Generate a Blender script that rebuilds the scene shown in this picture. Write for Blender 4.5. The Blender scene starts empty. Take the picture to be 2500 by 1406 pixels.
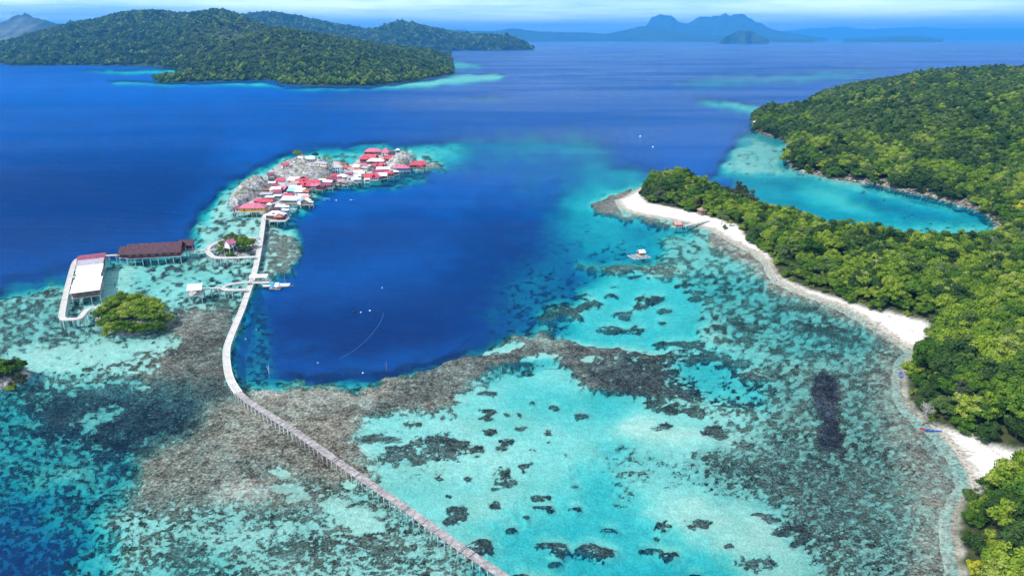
import bpy, bmesh, math, random
import numpy as np
from mathutils import Vector, Matrix, Euler
random.seed(7); RNG = np.random.default_rng(7)
SC = bpy.context.scene
COL = SC.collection
R = math.radians

# ------------------------------------------------------------------ camera
F = 1667.0; CX, CY = 1250.0, 703.0; PIT = R(20.1); H = 100.0
CP, SP = math.cos(PIT), math.sin(PIT)
cam_d = bpy.data.cameras.new('camera'); cam = bpy.data.objects.new('camera', cam_d); COL.objects.link(cam)
cam.location = (0, 0, H); cam.rotation_euler = (R(90) - PIT, 0, 0)
cam_d.sensor_width = 36.0; cam_d.lens = F / 2500 * 36.0
cam_d.clip_start = 1.0; cam_d.clip_end = 200000.0
SC.camera = cam
SC.render.resolution_x = 1024; SC.render.resolution_y = 575

# ------------------------------------------------------------------ sun, sky, exposure
SUN = Vector((-0.92, -0.42, 1.30)).normalized()
sd = bpy.data.lights.new('sun', 'SUN'); sd.energy = 4.8; sd.angle = R(0.55); sd.color = (1.0, 0.96, 0.89)
so = bpy.data.objects.new('sun', sd); COL.objects.link(so); so.location = (0, 0, 3000)
so.rotation_euler = SUN.to_track_quat('Z', 'Y').to_euler()
W = bpy.data.worlds.new('World'); SC.world = W; W.use_nodes = True
nt = W.node_tree; nt.nodes.clear()
wn = nt.nodes.new
out = wn('ShaderNodeOutputWorld'); bg = wn('ShaderNodeBackground'); sky = wn('ShaderNodeTexSky')
sky.sky_type = 'NISHITA'; sky.sun_disc = False; sky.sun_elevation = math.asin(SUN.z)
sky.sun_rotation = math.atan2(SUN.x, SUN.y); sky.altitude = 100; sky.air_density = 1.0; sky.dust_density = 0.6; sky.ozone_density = 2.0
tc = wn('ShaderNodeTexCoord'); mp = wn('ShaderNodeMapping'); mp.inputs['Scale'].default_value = (2.2, 2.2, 34.0)
nz = wn('ShaderNodeTexNoise'); nz.inputs['Scale'].default_value = 1.6; nz.inputs['Detail'].default_value = 7; nz.inputs['Roughness'].default_value = 0.58
cr = wn('ShaderNodeValToRGB'); cr.color_ramp.elements[0].position = 0.36; cr.color_ramp.elements[1].position = 0.64
mx = wn('ShaderNodeMix'); mx.data_type = 'RGBA'
tint = wn('ShaderNodeMix'); tint.data_type = 'RGBA'; tint.blend_type = 'MULTIPLY'; tint.inputs[0].default_value = 1.0
tint.inputs[7].default_value = (0.80, 1.06, 1.22, 1)
nt.links.new(tc.outputs['Generated'], mp.inputs['Vector']); nt.links.new(mp.outputs[0], nz.inputs['Vector'])
nt.links.new(nz.outputs['Fac'], cr.inputs[0]); nt.links.new(sky.outputs[0], tint.inputs[6])
mlt = wn('ShaderNodeMath'); mlt.operation = 'MULTIPLY'; mlt.inputs[1].default_value = 0.85
nt.links.new(cr.outputs[0], mlt.inputs[0]); nt.links.new(mlt.outputs[0], mx.inputs[0])
nt.links.new(tint.outputs[2], mx.inputs[6]); mx.inputs[7].default_value = (11.5, 12.8, 13.8, 1)
sepw = wn('ShaderNodeSeparateXYZ'); nt.links.new(tc.outputs['Generated'], sepw.inputs[0])
hb = wn('ShaderNodeMapRange'); hb.interpolation_type = 'SMOOTHSTEP'; hb.inputs[1].default_value = 0.0; hb.inputs[2].default_value = 0.10; hb.inputs[3].default_value = 2.5; hb.inputs[4].default_value = 1.0
nt.links.new(sepw.outputs[2], hb.inputs[0])
hs_ = wn('ShaderNodeVectorMath'); hs_.operation = 'SCALE'; nt.links.new(mx.outputs[2], hs_.inputs[0]); nt.links.new(hb.outputs[0], hs_.inputs['Scale'])
nt.links.new(hs_.outputs[0], bg.inputs['Color']); bg.inputs['Strength'].default_value = 0.13
nt.links.new(bg.outputs[0], out.inputs['Surface'])
SC.view_settings.view_transform = 'Standard'; SC.view_settings.look = 'None'
SC.view_settings.exposure = 0.18; SC.view_settings.gamma = 1.0; SC.view_settings.use_curve_mapping = False
cy = SC.cycles
cy.max_bounces = 6; cy.diffuse_bounces = 2; cy.glossy_bounces = 2; cy.transparent_max_bounces = 12; cy.volume_bounces = 0
cy.transmission_bounces = 3; cy.use_denoising = True; cy.caustics_reflective = False; cy.caustics_refractive = False
cy.sample_clamp_indirect = 4.0; cy.sample_clamp_direct = 0.0

# ------------------------------------------------------------------ projection helpers
def G(px, py, z=0.0):
    """world point on the horizontal plane z seen at photo pixel (px, py)"""
    u = (px - CX) / F; v = (CY - py) / F
    dy = CP + v * SP; dz = -SP + v * CP
    t = (z - H) / dz
    return np.array([u * t, dy * t, z + 0.0 * t]) if np.ndim(t) == 0 else np.stack([u * t, dy * t, np.full_like(t, z)], -1)
def V(px, py, z=0.0):
    return Vector(G(px, py, z))
def atY(px, py, Y):
    u = (px - CX) / F; v = (CY - py) / F
    t = Y / (CP + v * SP)
    return np.array([u * t, Y, H + (-SP + v * CP) * t])
def proj(x, y, z):
    d = y * CP + (H - z) * SP
    up = y * SP - (H - z) * CP
    return CX + F * x / d, CY - F * up / d, d

def hash2(ix, iy, s):
    n = (ix * 374761393 + iy * 668265263 + s * 974634777) & 0xFFFFFFFF
    n = ((n ^ (n >> 13)) * 1274126177) & 0xFFFFFFFF
    return ((n ^ (n >> 16)) & 0xFFFF) / 65535.0
def vnoise(x, y, s=0):
    x = np.asarray(x, float); y = np.asarray(y, float)
    ix = np.floor(x).astype(np.int64); iy = np.floor(y).astype(np.int64)
    fx = x - ix; fy = y - iy
    fx = fx * fx * (3 - 2 * fx); fy = fy * fy * (3 - 2 * fy)
    a = hash2(ix, iy, s); b = hash2(ix + 1, iy, s); c = hash2(ix, iy + 1, s); d = hash2(ix + 1, iy + 1, s)
    return (a + (b - a) * fx) * (1 - fy) + (c + (d - c) * fx) * fy
def fbm(x, y, o=4, s=0):
    r = 0; a = 1; t = 0
    for k in range(o):
        r = r + a * (vnoise(x, y, s + k) - 0.5); t += a; a *= 0.5; x = x * 2.03 + 7.1; y = y * 2.03 + 3.3
    return r / t * 2
def sstep(a, b, x):
    t = np.clip((x - a) / (b - a), 0, 1); return t * t * (3 - 2 * t)
def sdf(px, py, poly):
    """signed distance, positive inside"""
    P = np.asarray(poly, float); n = len(P)
    best = np.full(px.shape, 1e18); inside = np.zeros(px.shape, bool)
    for i in range(n):
        ax, ay = P[i]; bx, by = P[(i + 1) % n]
        ex, ey = bx - ax, by - ay; L = ex * ex + ey * ey + 1e-12
        wx, wy = px - ax, py - ay
        t = np.clip((wx * ex + wy * ey) / L, 0, 1)
        best = np.minimum(best, (wx - ex * t) ** 2 + (wy - ey * t) ** 2)
        if ay != by:
            c = ((ay > py) != (by > py)) & (px < (bx - ax) * (py - ay) / (by - ay) + ax)
            inside ^= c
    d = np.sqrt(best)
    return np.where(inside, d, -d)

# ------------------------------------------------------------------ node helpers
class NB:
    def __init__(s, mat):
        mat.use_nodes = True; s.t = mat.node_tree; s.t.nodes.clear()
        s.out = s.t.nodes.new('ShaderNodeOutputMaterial')
    def n(s, typ, **kw):
        o = s.t.nodes.new(typ)
        for k, v in kw.items(): setattr(o, k, v)
        return o
    def l(s, a, b): s.t.links.new(a, b)
    def setin(s, sock, v):
        if isinstance(v, bpy.types.NodeSocket): s.l(v, sock)
        elif v is not None: sock.default_value = v
    def math(s, op, a, b=None, c=None, clamp=False):
        o = s.n('ShaderNodeMath', operation=op, use_clamp=clamp)
        s.setin(o.inputs[0], a)
        if b is not None: s.setin(o.inputs[1], b)
        if c is not None: s.setin(o.inputs[2], c)
        return o.outputs[0]
    def mix(s, f, a, b, bt='MIX'):
        o = s.n('ShaderNodeMix', data_type='RGBA', blend_type=bt)
        s.setin(o.inputs[0], f); s.setin(o.inputs[6], rgba(a)); s.setin(o.inputs[7], rgba(b))
        return o.outputs[2]
    def attr(s, name, out='Fac'):
        o = s.n('ShaderNodeAttribute', attribute_name=name); return o.outputs[out]
    def pos(s):
        return s.n('ShaderNodeNewGeometry').outputs['Position']
    def noise(s, vec, scale, detail=4, rough=0.55, dist=0.0, out='Fac'):
        o = s.n('ShaderNodeTexNoise'); s.l(vec, o.inputs['Vector'])
        o.inputs['Scale'].default_value = scale; o.inputs['Detail'].default_value = detail
        o.inputs['Roughness'].default_value = rough; o.inputs['Distortion'].default_value = dist
        return o.outputs[out]
    def scaled(s, vec, sc):
        o = s.n('ShaderNodeMapping'); s.l(vec, o.inputs[0]); o.inputs['Scale'].default_value = sc; return o.outputs[0]
    def ramp(s, f, stops):
        o = s.n('ShaderNodeValToRGB'); e = o.color_ramp.elements
        e[0].position, e[0].color = stops[0][0], rgba(stops[0][1]); e[1].position, e[1].color = stops[-1][0], rgba(stops[-1][1])
        for p, c in stops[1:-1]:
            k = e.new(p); k.color = rgba(c)
        s.l(f, o.inputs[0]); return o.outputs[0]
    def sm(s, f, a, b):
        o = s.n('ShaderNodeMapRange', interpolation_type='SMOOTHSTEP'); s.l(f, o.inputs[0])
        s.setin(o.inputs[1], a); s.setin(o.inputs[2], b); return o.outputs[0]
    def bump(s, h, strength=0.5, dist=1.0):
        o = s.n('ShaderNodeBump'); o.inputs['Strength'].default_value = strength; o.inputs['Distance'].default_value = dist
        s.l(h, o.inputs['Height']); return o.outputs[0]
    def pr(s, color, rough=0.8, normal=None, spec=0.3, metal=0.0):
        o = s.n('ShaderNodeBsdfPrincipled'); s.setin(o.inputs['Base Color'], rgba(color)); s.setin(o.inputs['Roughness'], rough)
        o.inputs['Specular IOR Level'].default_value = spec; s.setin(o.inputs['Metallic'], metal)
        if normal is not None: s.l(normal, o.inputs['Normal'])
        return o.outputs[0]
    def done(s, sh): s.l(sh, s.out.inputs['Surface'])
def rgba(c):
    if isinstance(c, bpy.types.NodeSocket) or c is None: return c
    return tuple(c) + (1,) if len(c) == 3 else tuple(c)
def mat(name):
    m = bpy.data.materials.new(name); return m, NB(m)

# ------------------------------------------------------------------ mesh helpers
def mesh_np(name, verts, faces, m=None, attrs=None, smooth=True, parent=None):
    """faces: (n,4) or (n,3) int array"""
    me = bpy.data.meshes.new(name)
    v = np.asarray(verts, np.float32); f = np.asarray(faces, np.int32); k = f.shape[1]
    me.vertices.add(len(v)); me.vertices.foreach_set('co', v.ravel())
    me.loops.add(f.size); me.loops.foreach_set('vertex_index', f.ravel())
    me.polygons.add(len(f)); me.polygons.foreach_set('loop_start', np.arange(0, f.size, k, dtype=np.int32))
    me.polygons.foreach_set('use_smooth', np.full(len(f), smooth))
    me.update(calc_edges=True); me.validate()
    for an, av in (attrs or {}).items():
        av = np.asarray(av, np.float32)
        if av.ndim == 1:
            a = me.attributes.new(an, 'FLOAT', 'POINT'); a.data.foreach_set('value', av)
        else:
            a = me.attributes.new(an, 'FLOAT_COLOR', 'POINT'); a.data.foreach_set('color', np.c_[av, np.ones(len(av))].astype(np.float32).ravel())
    if m: me.materials.append(m)
    o = bpy.data.objects.new(name, me); COL.objects.link(o)
    if parent: o.parent = parent
    return o
def grid_faces(nr, nc):
    i = np.arange(nr * nc).reshape(nr, nc)
    return np.stack([i[:-1, :-1], i[:-1, 1:], i[1:, 1:], i[1:, :-1]], -1).reshape(-1, 4)
def compact(verts, faces, attrs):
    used = np.unique(faces); rm = np.full(len(verts), -1); rm[used] = np.arange(len(used))
    return verts[used], rm[faces], {k: a[used] for k, a in attrs.items()}
def tag(o, label=None, cat=None, group=None, kind=None):
    if label: o['label'] = label
    if cat: o['category'] = cat
    if group: o['group'] = group
    if kind: o['kind'] = kind
    return o
def empty(name, loc, rz=0, label=None, cat=None, group=None):
    o = bpy.data.objects.new(name, None); COL.objects.link(o); o.location = loc; o.rotation_euler = (0, 0, rz)
    o.empty_display_size = 0.5
    return tag(o, label, cat, group)
class MB:
    def __init__(s): s.v = []; s.f = []
    def add(s, v, f):
        b = len(s.v); s.v += [tuple(p) for p in v]; s.f += [tuple(b + i for i in q) for q in f]; return s
    def box(s, c, d, rz=0.0, M=None):
        cx, cy_, cz = c; hx, hy, hz = d[0] / 2, d[1] / 2, d[2] / 2
        ca, sa = math.cos(rz), math.sin(rz); v = []
        for x, y, z in ((-1,-1,-1),(1,-1,-1),(1,1,-1),(-1,1,-1),(-1,-1,1),(1,-1,1),(1,1,1),(-1,1,1)):
            x *= hx; y *= hy
            p = (cx + x * ca - y * sa, cy_ + x * sa + y * ca, cz + z * hz)
            v.append(tuple(M @ Vector(p)) if M else p)
        return s.add(v, [(0,3,2,1),(4,5,6,7),(0,1,5,4),(1,2,6,5),(2,3,7,6),(3,0,4,7)])
    def tube(s, a, b, r0, r1=None, n=6):
        a = Vector(a); b = Vector(b); r1 = r0 if r1 is None else r1
        q = (b - a).to_track_quat('Z', 'Y'); v = []
        for p, r in ((a, r0), (b, r1)):
            for k in range(n):
                t = 2 * math.pi * k / n; v.append(tuple(p + q @ Vector((r * math.cos(t), r * math.sin(t), 0))))
        return s.add(v, [(k, (k + 1) % n, n + (k + 1) % n, n + k) for k in range(n)] + [tuple(range(n))[::-1], tuple(range(n, 2 * n))])
    def slab(s, pts, th):
        """closed prism: polygon pts (list of 3-vectors) extruded down by th"""
        n = len(pts); v = [tuple(p) for p in pts] + [(p[0], p[1], p[2] - th) for p in pts]
        return s.add(v, [tuple(range(n)), tuple(range(2 * n - 1, n - 1, -1))] + [(k + n, (k + 1) % n + n, (k + 1) % n, k) for k in range(n)])
    def build(s, name, m, parent=None, smooth=False):
        me = bpy.data.meshes.new(name); me.from_pydata(s.v, [], s.f); me.update()
        if smooth: me.polygons.foreach_set('use_smooth', [True] * len(me.polygons))
        if m: me.materials.append(m)
        o = bpy.data.objects.new(name, me); COL.objects.link(o)
        if parent: o.parent = parent
        return o
#@@TERRAIN
# ------------------------------------------------------------------ coast lines (photo pixels on the water plane)
SPIT = [(1508,488),(1516,503),(1530,514),(1580,525),(1640,536),(1700,548),(1740,560),(1790,590),(1840,615),(1872,640),(1885,672),(1910,692),(1960,715),(2010,733),(2060,750),(2110,778),(2160,812),(2200,838),
        (2238,860),(2210,885),(2200,915),(2203,965),(2225,1000),(2260,1030),(2300,1062),(2330,1100),(2362,1150),(2372,1190),(2350,1215),(2330,1250),(2325,1300),(2335,1350),(2345,1406),(2360,1480),(2420,1640),(2600,1900),(3900,1900),
        (3900,640),(3100,560),(2700,540),(2500,540),(2434,545),(2434,556),(2402,610),(2300,620),(2200,608),(2060,580),(1960,556),(1850,520),(1775,490),(1700,462),(1620,450),(1575,452),(1545,470),(1525,482)]
FARL = [(1835,300),(1838,288),(1870,281),(1910,280),(1950,276),(1978,262),(1975,254),(1990,246),(2060,226),(2200,200),(2500,185),(3900,185),(3900,600),(2560,560),(2432,545),(2400,520),(2350,503),(2280,484),(2190,464),(2120,447),
        (2040,436),(1970,422),(1928,406),(1920,392),(1925,370),(1932,352),(1915,342),(1880,333),(1855,325),(1840,318),(1850,309)]
ISL1 = [(238,775),(236,790),(262,806),(300,815),(350,812),(395,800),(416,782),(410,770),(380,758),(300,752),(250,760)]
ISL2 = [(528,604),(530,618),(560,624),(600,622),(628,612),(632,596),(610,588),(570,586),(540,592)]
ISL3 = [(-70,900),(-70,955),(0,948),(40,936),(62,925),(70,912),(50,902),(0,895)]
def wpoly(p): return [tuple(G(x, y)[:2]) for x, y in p]
WSPIT, WFARL = wpoly(SPIT), wpoly(FARL)

# forest outline of the spit (the white beaches lie between it and the coast)
FOREST_A = [(1562,482),(1580,500),(1640,512),(1700,525),(1760,540),(1800,556),(1822,585),(1846,604),(1874,622),(1884,640),(1893,668),(1918,686),(1968,707),(2062,738),(2118,757),(2165,770),(2220,784),(2262,800),(2262,830),
            (2244,860),(2212,886),(2202,918),(2205,966),(2228,1001),(2270,1034),(2330,1054),(2400,1085),(2470,1112),(2520,1120),(2520,1150),(2440,1165),(2390,1190),(2352,1222),(2332,1256),(2328,1300),(2338,1350),(2348,1406),(2364,1480),(2430,1640),(2620,1900),(3900,1900),
            (3900,640),(3100,575),(2600,556),(2500,552),(2442,560),(2408,617),(2300,628),(2200,616),(2060,588),(1960,563),(1850,528),(1775,498),(1700,470),(1620,458),(1580,460)]
WFOREST_A = wpoly(FOREST_A)

# ------------------------------------------------------------------ sea floor fields
def ell(cx_, cy_, rx, ry, rot=0, n=14):
    a = R(rot); return [(cx_ + rx * math.cos(t) * math.cos(a) - ry * math.sin(t) * math.sin(a), cy_ + rx * math.cos(t) * math.sin(a) + ry * math.sin(t) * math.cos(a))
            for t in [2 * math.pi * k / n for k in range(n)]]
SHELF = [(-900,800),(-400,745),(0,712),(100,688),(200,660),(280,640),(400,628),(470,600),(480,545),(520,500),(560,462),(600,424),(650,396),(700,378),(760,371),(860,366),(960,352),(1010,358),(1075,385),(1095,402),
         (1050,418),(1010,432),(940,442),(880,456),(830,462),(800,478),(765,505),(725,530),(705,545),(735,570),(758,600),(735,640),(690,678),(640,702),(612,740),(596,790),(582,850),(582,900),(600,938),(650,945),(700,935),(760,940),(800,925),(850,938),(905,930),(960,905),(1050,880),(1130,850),(1200,825),(1250,790),
         (1290,760),(1340,730),(1400,690),(1430,655),(1500,640),(1590,625),(1680,585),(1660,562),(1600,545),(1520,528),(1470,515),(1450,498),(1480,470),(1530,455),(1600,440),(1760,470),(2000,560),(2440,545),(3900,600),(3900,2200),(-900,2200)]
LAY = [
 # poly, feather, dict, warp
 ([(-900,150),(1400,95),(4000,95),(4000,330),(1750,330),(1300,400),(900,330),(300,300),(-900,330)], 60, dict(D=18), 0),
 ([(-900,380),(500,360),(560,430),(420,600),(100,660),(-900,760)], 70, dict(B=.12), 6), (ell(250,215,520,40), 36, dict(B=1.0), 0), (ell(900,330,330,26), 26, dict(B=.55), 0),
 ([(700,560),(1000,520),(1230,560),(1260,700),(1150,830),(900,900),(650,910),(620,800)], 70, dict(B=.05), 10), (ell(960,650,330,60,-10), 50, dict(B=.4), 10), (ell(760,850,60,12), 16, dict(B=.6), 4), (ell(1100,450,160,40), 40, dict(B=.55), 6), (ell(950,830,230,26,-8), 26, dict(B=.0), 6),
 (ell(1240,370,260,36,-3), 40, dict(D=6.0,S=0), 10), (ell(1480,420,120,50,10), 50, dict(D=8,S=0), 12),
 (ell(1180,362,170,22,-4), 22, dict(D=4.6,C=.25,M=.3), 10),
 (ell(1330,450,200,80,30), 60, dict(D=13,B=.9), 14),
 (ell(560,560,60,130,20), 40, dict(D=7), 10),
 ([(480,640),(560,560),(640,430),(760,375),(960,352),(940,345),(740,365),(600,410),(500,500),(430,590),(250,640),(0,700),(0,680),(250,620)], 16, dict(D=7,C=.2), 6),
 ([(1580,430),(1720,440),(1940,560),(2500,560),(2500,440),(2200,460),(1940,400),(1900,300),(1820,300),(1790,370),(1700,430)], 24, dict(D=15), 8),
 ([(1795,350),(1840,322),(1935,345),(1925,400),(1980,428),(2060,440),(2060,450),(1900,440),(1820,440),(1740,425)], 16, dict(D=2.0,C=.25,M=.7,S=.35), 8),
 ([(1790,440),(1900,430),(2000,432),(2300,490),(2450,540),(2450,570),(1950,570),(1790,480)], 10, dict(D=7.8,C=0), 4),
 (ell(2060,485,120,26,14), 18, dict(D=4.2), 3),
 (ell(2240,515,170,22,15), 14, dict(D=9,C=.2,T=.5), 4),
 (ell(2120,462,260,9,14), 6, dict(D=3,C=.3), 3),
 (ell(1830,262,130,10,5), 10, dict(D=1.3,C=.2), 5),
 ([(260,196),(470,206),(640,200),(700,214),(900,214),(1110,186),(1240,182),(1220,196),(1000,217),(760,220),(640,209),(480,210),(280,206)], 4, dict(D=2.6,C=.1), 1),
 ([(180,170),(460,168),(470,180),(300,178)], 5, dict(D=4), 3),
 (ell(1160,184,70,4), 4, dict(D=2.2), 1), (ell(1120,160,60,10), 8, dict(D=5), 1), (ell(1180,240,60,4), 6, dict(D=6), 1),
 (ell(1900,190,260,12,-3), 16, dict(D=7), 3),
 (SHELF, 18, dict(D=1.7,C=.5,M=.7,T=.3), 8),
 # lagoon rim
 (ell(1270,690,160,180,-20), 90, dict(D=17,C=.15,M=.3,T=1,B=.15), 16),
 (ell(1330,740,120,105,-25), 60, dict(D=10,C=.55,M=.4,T=.9,B=.1), 20),
 (ell(632,840,40,120,5), 24, dict(D=9,C=.55,M=.35,T=.85), 10), (ell(740,925,160,16,0), 12, dict(D=6,C=.55,M=.4,T=.5), 8),
 (ell(1420,590,110,90,20), 60, dict(D=11,C=.25,M=.3,T=.9,B=.2), 20),
 (ell(1540,600,130,50,10), 44, dict(D=7,C=.38,M=.4,T=.8), 14),
 ([(1380,470),(1450,440),(1570,430),(1500,470),(1460,500),(1500,530),(1620,560),(1650,590),(1560,580),(1440,560),(1380,520)], 46, dict(D=5.2,C=.1,M=0), 10),
 # north west flat
 ([(480,640),(520,500),(600,440),(650,440),(640,560),(735,590),(700,670),(600,720),(480,700)], 14, dict(D=1.5,C=.46,M=.6,T=.6), 8),
 ([(640,560),(700,555),(748,600),(700,660),(640,680)], 10, dict(D=1.1,C=.7,M=.5,T=.5,P=.3), 8),
 (ell(700,560,30,8,10), 6, dict(D=3,C=.1), 5),
 ([(560,490),(600,440),(700,395),(760,385),(870,372),(1000,368),(900,390),(800,400),(600,480)], 12, dict(D=1.0,C=.4,M=.9,T=.5,P=.5), 4),
 ([(800,384),(880,378),(890,400),(820,404)], 8, dict(D=4,C=.5,T=.6), 4),
 ([(1010,395),(1090,396),(1080,410),(1030,412)], 5, dict(D=.4,C=.8,P=.7,M=.6), 3),
 ([(860,448),(960,440),(1040,425),(1060,440),(960,462),(860,468)], 10, dict(D=5,C=.5,M=.9,T=.5,P=.4), 6),
 ([(240,640),(300,625),(480,640),(560,650),(600,690),(560,760),(450,765),(400,735),(230,740),(190,720)], 16, dict(D=1.9,C=.37,M=.5,T=.8), 10),
 ([(0,720),(140,690),(170,780),(230,830),(0,860),(-300,880),(-300,740)], 20, dict(D=1.9,C=.58,M=.9,T=.5,S=.4), 8),
 ([(230,740),(240,660),(330,640),(320,700),(250,745)], 8, dict(D=1.5,C=.2,M=.5), 4),
 ([(380,650),(540,640),(520,652),(400,664)], 5, dict(C=.62,T=.8), 4),
 ([(600,690),(540,700),(440,730),(600,760)], 10, dict(C=.6,M=.4,T=.5), 6),
 ([(20,850),(150,830),(270,825),(420,828),(440,850),(330,870),(220,905),(120,915),(60,900)], 10, dict(D=1.4,C=.25,M=.4,T=.5), 10),
 ([(0,880),(100,915),(330,880),(330,920),(200,960),(-300,980),(-300,890)], 12, dict(D=1.6,C=.5,M=.5), 10),
 ([(400,745),(560,745),(548,850),(556,930),(600,980),(480,1010),(300,1000),(210,950),(330,880),(440,850)], 16, dict(D=.7,C=.93,M=.5,T=.5,P=.2), 10),
 (ell(300,895,95,16,-8), 8, dict(D=1.3,C=.55,M=.2,T=.3), 10), (ell(310,930,70,8,5), 5, dict(D=1.2,C=.2,M=.3), 8),
 # left, darker and bluer water and a painted cloud shadow
 ([(-300,930),(150,950),(330,960),(330,1040),(420,1080),(330,1200),(200,1260),(-300,1300)], 40, dict(D=4.6,C=.55,M=.9,T=.85,S=.7), 16),
 ([(60,960),(300,930),(560,950),(600,1000),(560,1050),(430,1070),(300,1100),(180,1060),(90,1050)], 40, dict(D=2.6,C=.88,M=.7,T=.9,P=0,S=.6), 16),  # cloud shadow over the reef, painted as dark reef tone and extra depth
 (ell(235,1010,60,18,-20), 10, dict(D=2.5,C=.35,M=.9,T=.8), 12), (ell(120,1160,120,20,-15), 14, dict(D=2.6,C=.3,M=.8), 14), (ell(60,1190,60,14,-10), 10, dict(D=2.4,C=.2,M=.7), 10),
 (ell(40,1340,230,130,15), 70, dict(D=10,C=.66,M=.4,T=.8,B=.05), 20), (ell(-40,1420,180,100,15), 60, dict(D=14,C=.6,T=.9,B=.0), 20),
 (ell(210,1370,60,22,-25), 16, dict(D=3.2,C=.25,M=.3,T=.8), 14), (ell(110,1270,60,12,-25), 14, dict(D=4,C=.35,M=.3,T=.8), 14),
 # brown reef in the middle
 ([(560,950),(700,935),(800,925),(860,938),(960,905),(1060,880),(1150,850),(1130,920),(1120,980),(1060,1010),(960,1010),(880,1040),(880,1080),(930,1130),(900,1170),(820,1190),(740,1160),(640,1170),(560,1120),(480,1090),(480,1010)], 20, dict(D=.55,C=.9,M=.75,T=.18,P=.36), 12),
 ([(330,1100),(480,1050),(620,1100),(760,1170),(840,1230),(760,1260),(560,1240),(400,1260),(300,1230)], 26, dict(D=.7,C=.80,M=.95,T=.25,P=.3,S=.5), 12),
 (ell(590,1200,75,36,5), 18, dict(D=.35,C=.55,M=1,T=.05,P=1), 8),
 (ell(960,960,70,26), 20, dict(D=.35,C=.7,M=.9,P=.9,T=0), 8), (ell(800,965,120,18,8), 14, dict(D=.4,C=.72,M=.9,P=.8,T=0), 8),
 (ell(650,955,40,12,10), 6, dict(D=.4,C=.95,P=.9,M=.5), 6), (ell(815,930,26,10), 5, dict(D=.4,C=1,P=1,M=.5), 5), (ell(735,920,9,5), 3, dict(D=1,C=1,P=.6), 2),
 ([(1010,905),(1090,872),(1180,846),(1260,838),(1180,880),(1120,950),(1040,985),(960,1000),(900,990)], 12, dict(D=.8,C=.9,M=.5,P=.12,T=.45), 10),
 # lower left sand and coral
 ([(300,1290),(440,1240),(620,1230),(760,1250),(900,1210),(960,1230),(1010,1300),(1100,1340),(1200,1406),(1260,1500),(1100,1800),(200,1800),(260,1420)], 30, dict(D=1.5,C=.52,M=.85,T=.35,P=.1,S=.2), 14),
 (ell(420,1400,160,60,-10), 40, dict(D=2.4,C=.6,M=.5,T=.6), 16),
 (ell(682,1148,28,12), 4, dict(D=1.2,C=.02,M=0), 8), (ell(710,1190,48,20,10), 6, dict(D=1.1,C=.22,M=.4), 10), (ell(820,1240,40,24,30), 8, dict(D=1.2,C=.2,M=.5), 12), (ell(880,1275,38,34), 8, dict(D=1.2,C=.05,M=.4), 12),
 (ell(855,1175,14,10), 3, dict(D=1.2,C=.05,M=.4), 6), (ell(610,1300,120,18,-8), 12, dict(D=1.4,C=.3,M=.6), 14), (ell(750,1330,90,30), 16, dict(C=.72,T=.4,M=.6), 14), (ell(430,1340,60,14,-20), 8, dict(C=.8,T=.5,P=.2,M=.4), 12),
 (ell(905,1320,70,26,20), 12, dict(C=.75,D=1.4,T=.4), 14),
 # main pale sand basin
 ([(860,1060),(905,1015),(1000,1000),(1110,1010),(1140,950),(1220,925),(1300,895),(1360,880),(1420,930),(1480,960),(1600,965),(1760,1040),(1900,1085),(1880,1120),(1900,1200),(1980,1280),(2020,1406),(2060,1800),(1300,1800),(1230,1406),(1100,1310),(1000,1240),(910,1165),(930,1120)], 12, dict(D=2.2,C=.05,M=.3,T=.5,P=0), 10),
 (ell(985,1100,110,70,20), 40, dict(D=1.7,C=.3,M=.4), 14),
 (ell(1400,985,150,36,6), 34, dict(D=3.9), 10), (ell(1290,960,60,30), 24, dict(D=3), 8),
 (ell(1560,940,120,26,-8), 20, dict(D=4.6), 8),
 (ell(1470,1190,80,56,-10), 36, dict(D=4.6), 12), (ell(1400,1300,230,70,-6), 44, dict(D=4.8), 12), (ell(1560,1390,240,60,4), 44, dict(D=5.6), 12),  # soft cloud shadows on the basin, painted in as deeper water
 (ell(1250,1400,100,30), 30, dict(D=4.4), 10), (ell(1100,1050,60,30), 24, dict(D=1.3), 8),
 (ell(1520,1110,60,40,30), 26, dict(D=3.2,C=.4,M=.8,T=.4), 14), (ell(1530,1180,26,60,20), 16, dict(C=.42,M=1,T=.3,D=3), 10),
 (ell(1170,1115,120,50), 34, dict(D=1.5), 10), (ell(1180,1225,90,26,-10), 24, dict(D=1.5), 10), (ell(1600,1050,110,36,8), 26, dict(D=1.1,C=.04), 8), (ell(1800,1075,110,20,12), 16, dict(D=1.0,C=.05), 8),
 (ell(1760,1270,160,44,8), 30, dict(D=1.2,C=.08), 10), (ell(1860,1350,110,60,20), 30, dict(D=1.2,C=.12), 10), (ell(1650,1235,80,26,-8), 20, dict(D=1.3), 8),
 (ell(1620,1140,110,50), 40, dict(D=2.0,C=.33,M=1,T=.3), 10),
 # barrier of coral and the bright pool behind it
 ([(1420,700),(1470,662),(1600,668),(1680,690),(1720,750),(1700,820),(1640,850),(1520,845),(1440,838),(1380,820),(1400,770)], 14, dict(D=4.6,C=.03,M=0,T=.9), 8),
 ([(1410,640),(1660,640),(1720,660),(1620,668),(1480,662),(1400,655)], 6, dict(D=1.6,C=.75,M=.3,T=.4,P=.25), 8),
 ([(1180,850),(1250,812),(1320,800),(1400,828),(1480,842),(1600,855),(1700,848),(1745,875),(1700,905),(1730,930),(1690,960),(1620,965),(1540,955),(1450,945),(1400,925),(1390,890),(1310,880),(1200,900),(1130,930),(1100,900)], 6, dict(D=.9,C=.9,M=.25,T=.5,P=.12), 12),
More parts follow.
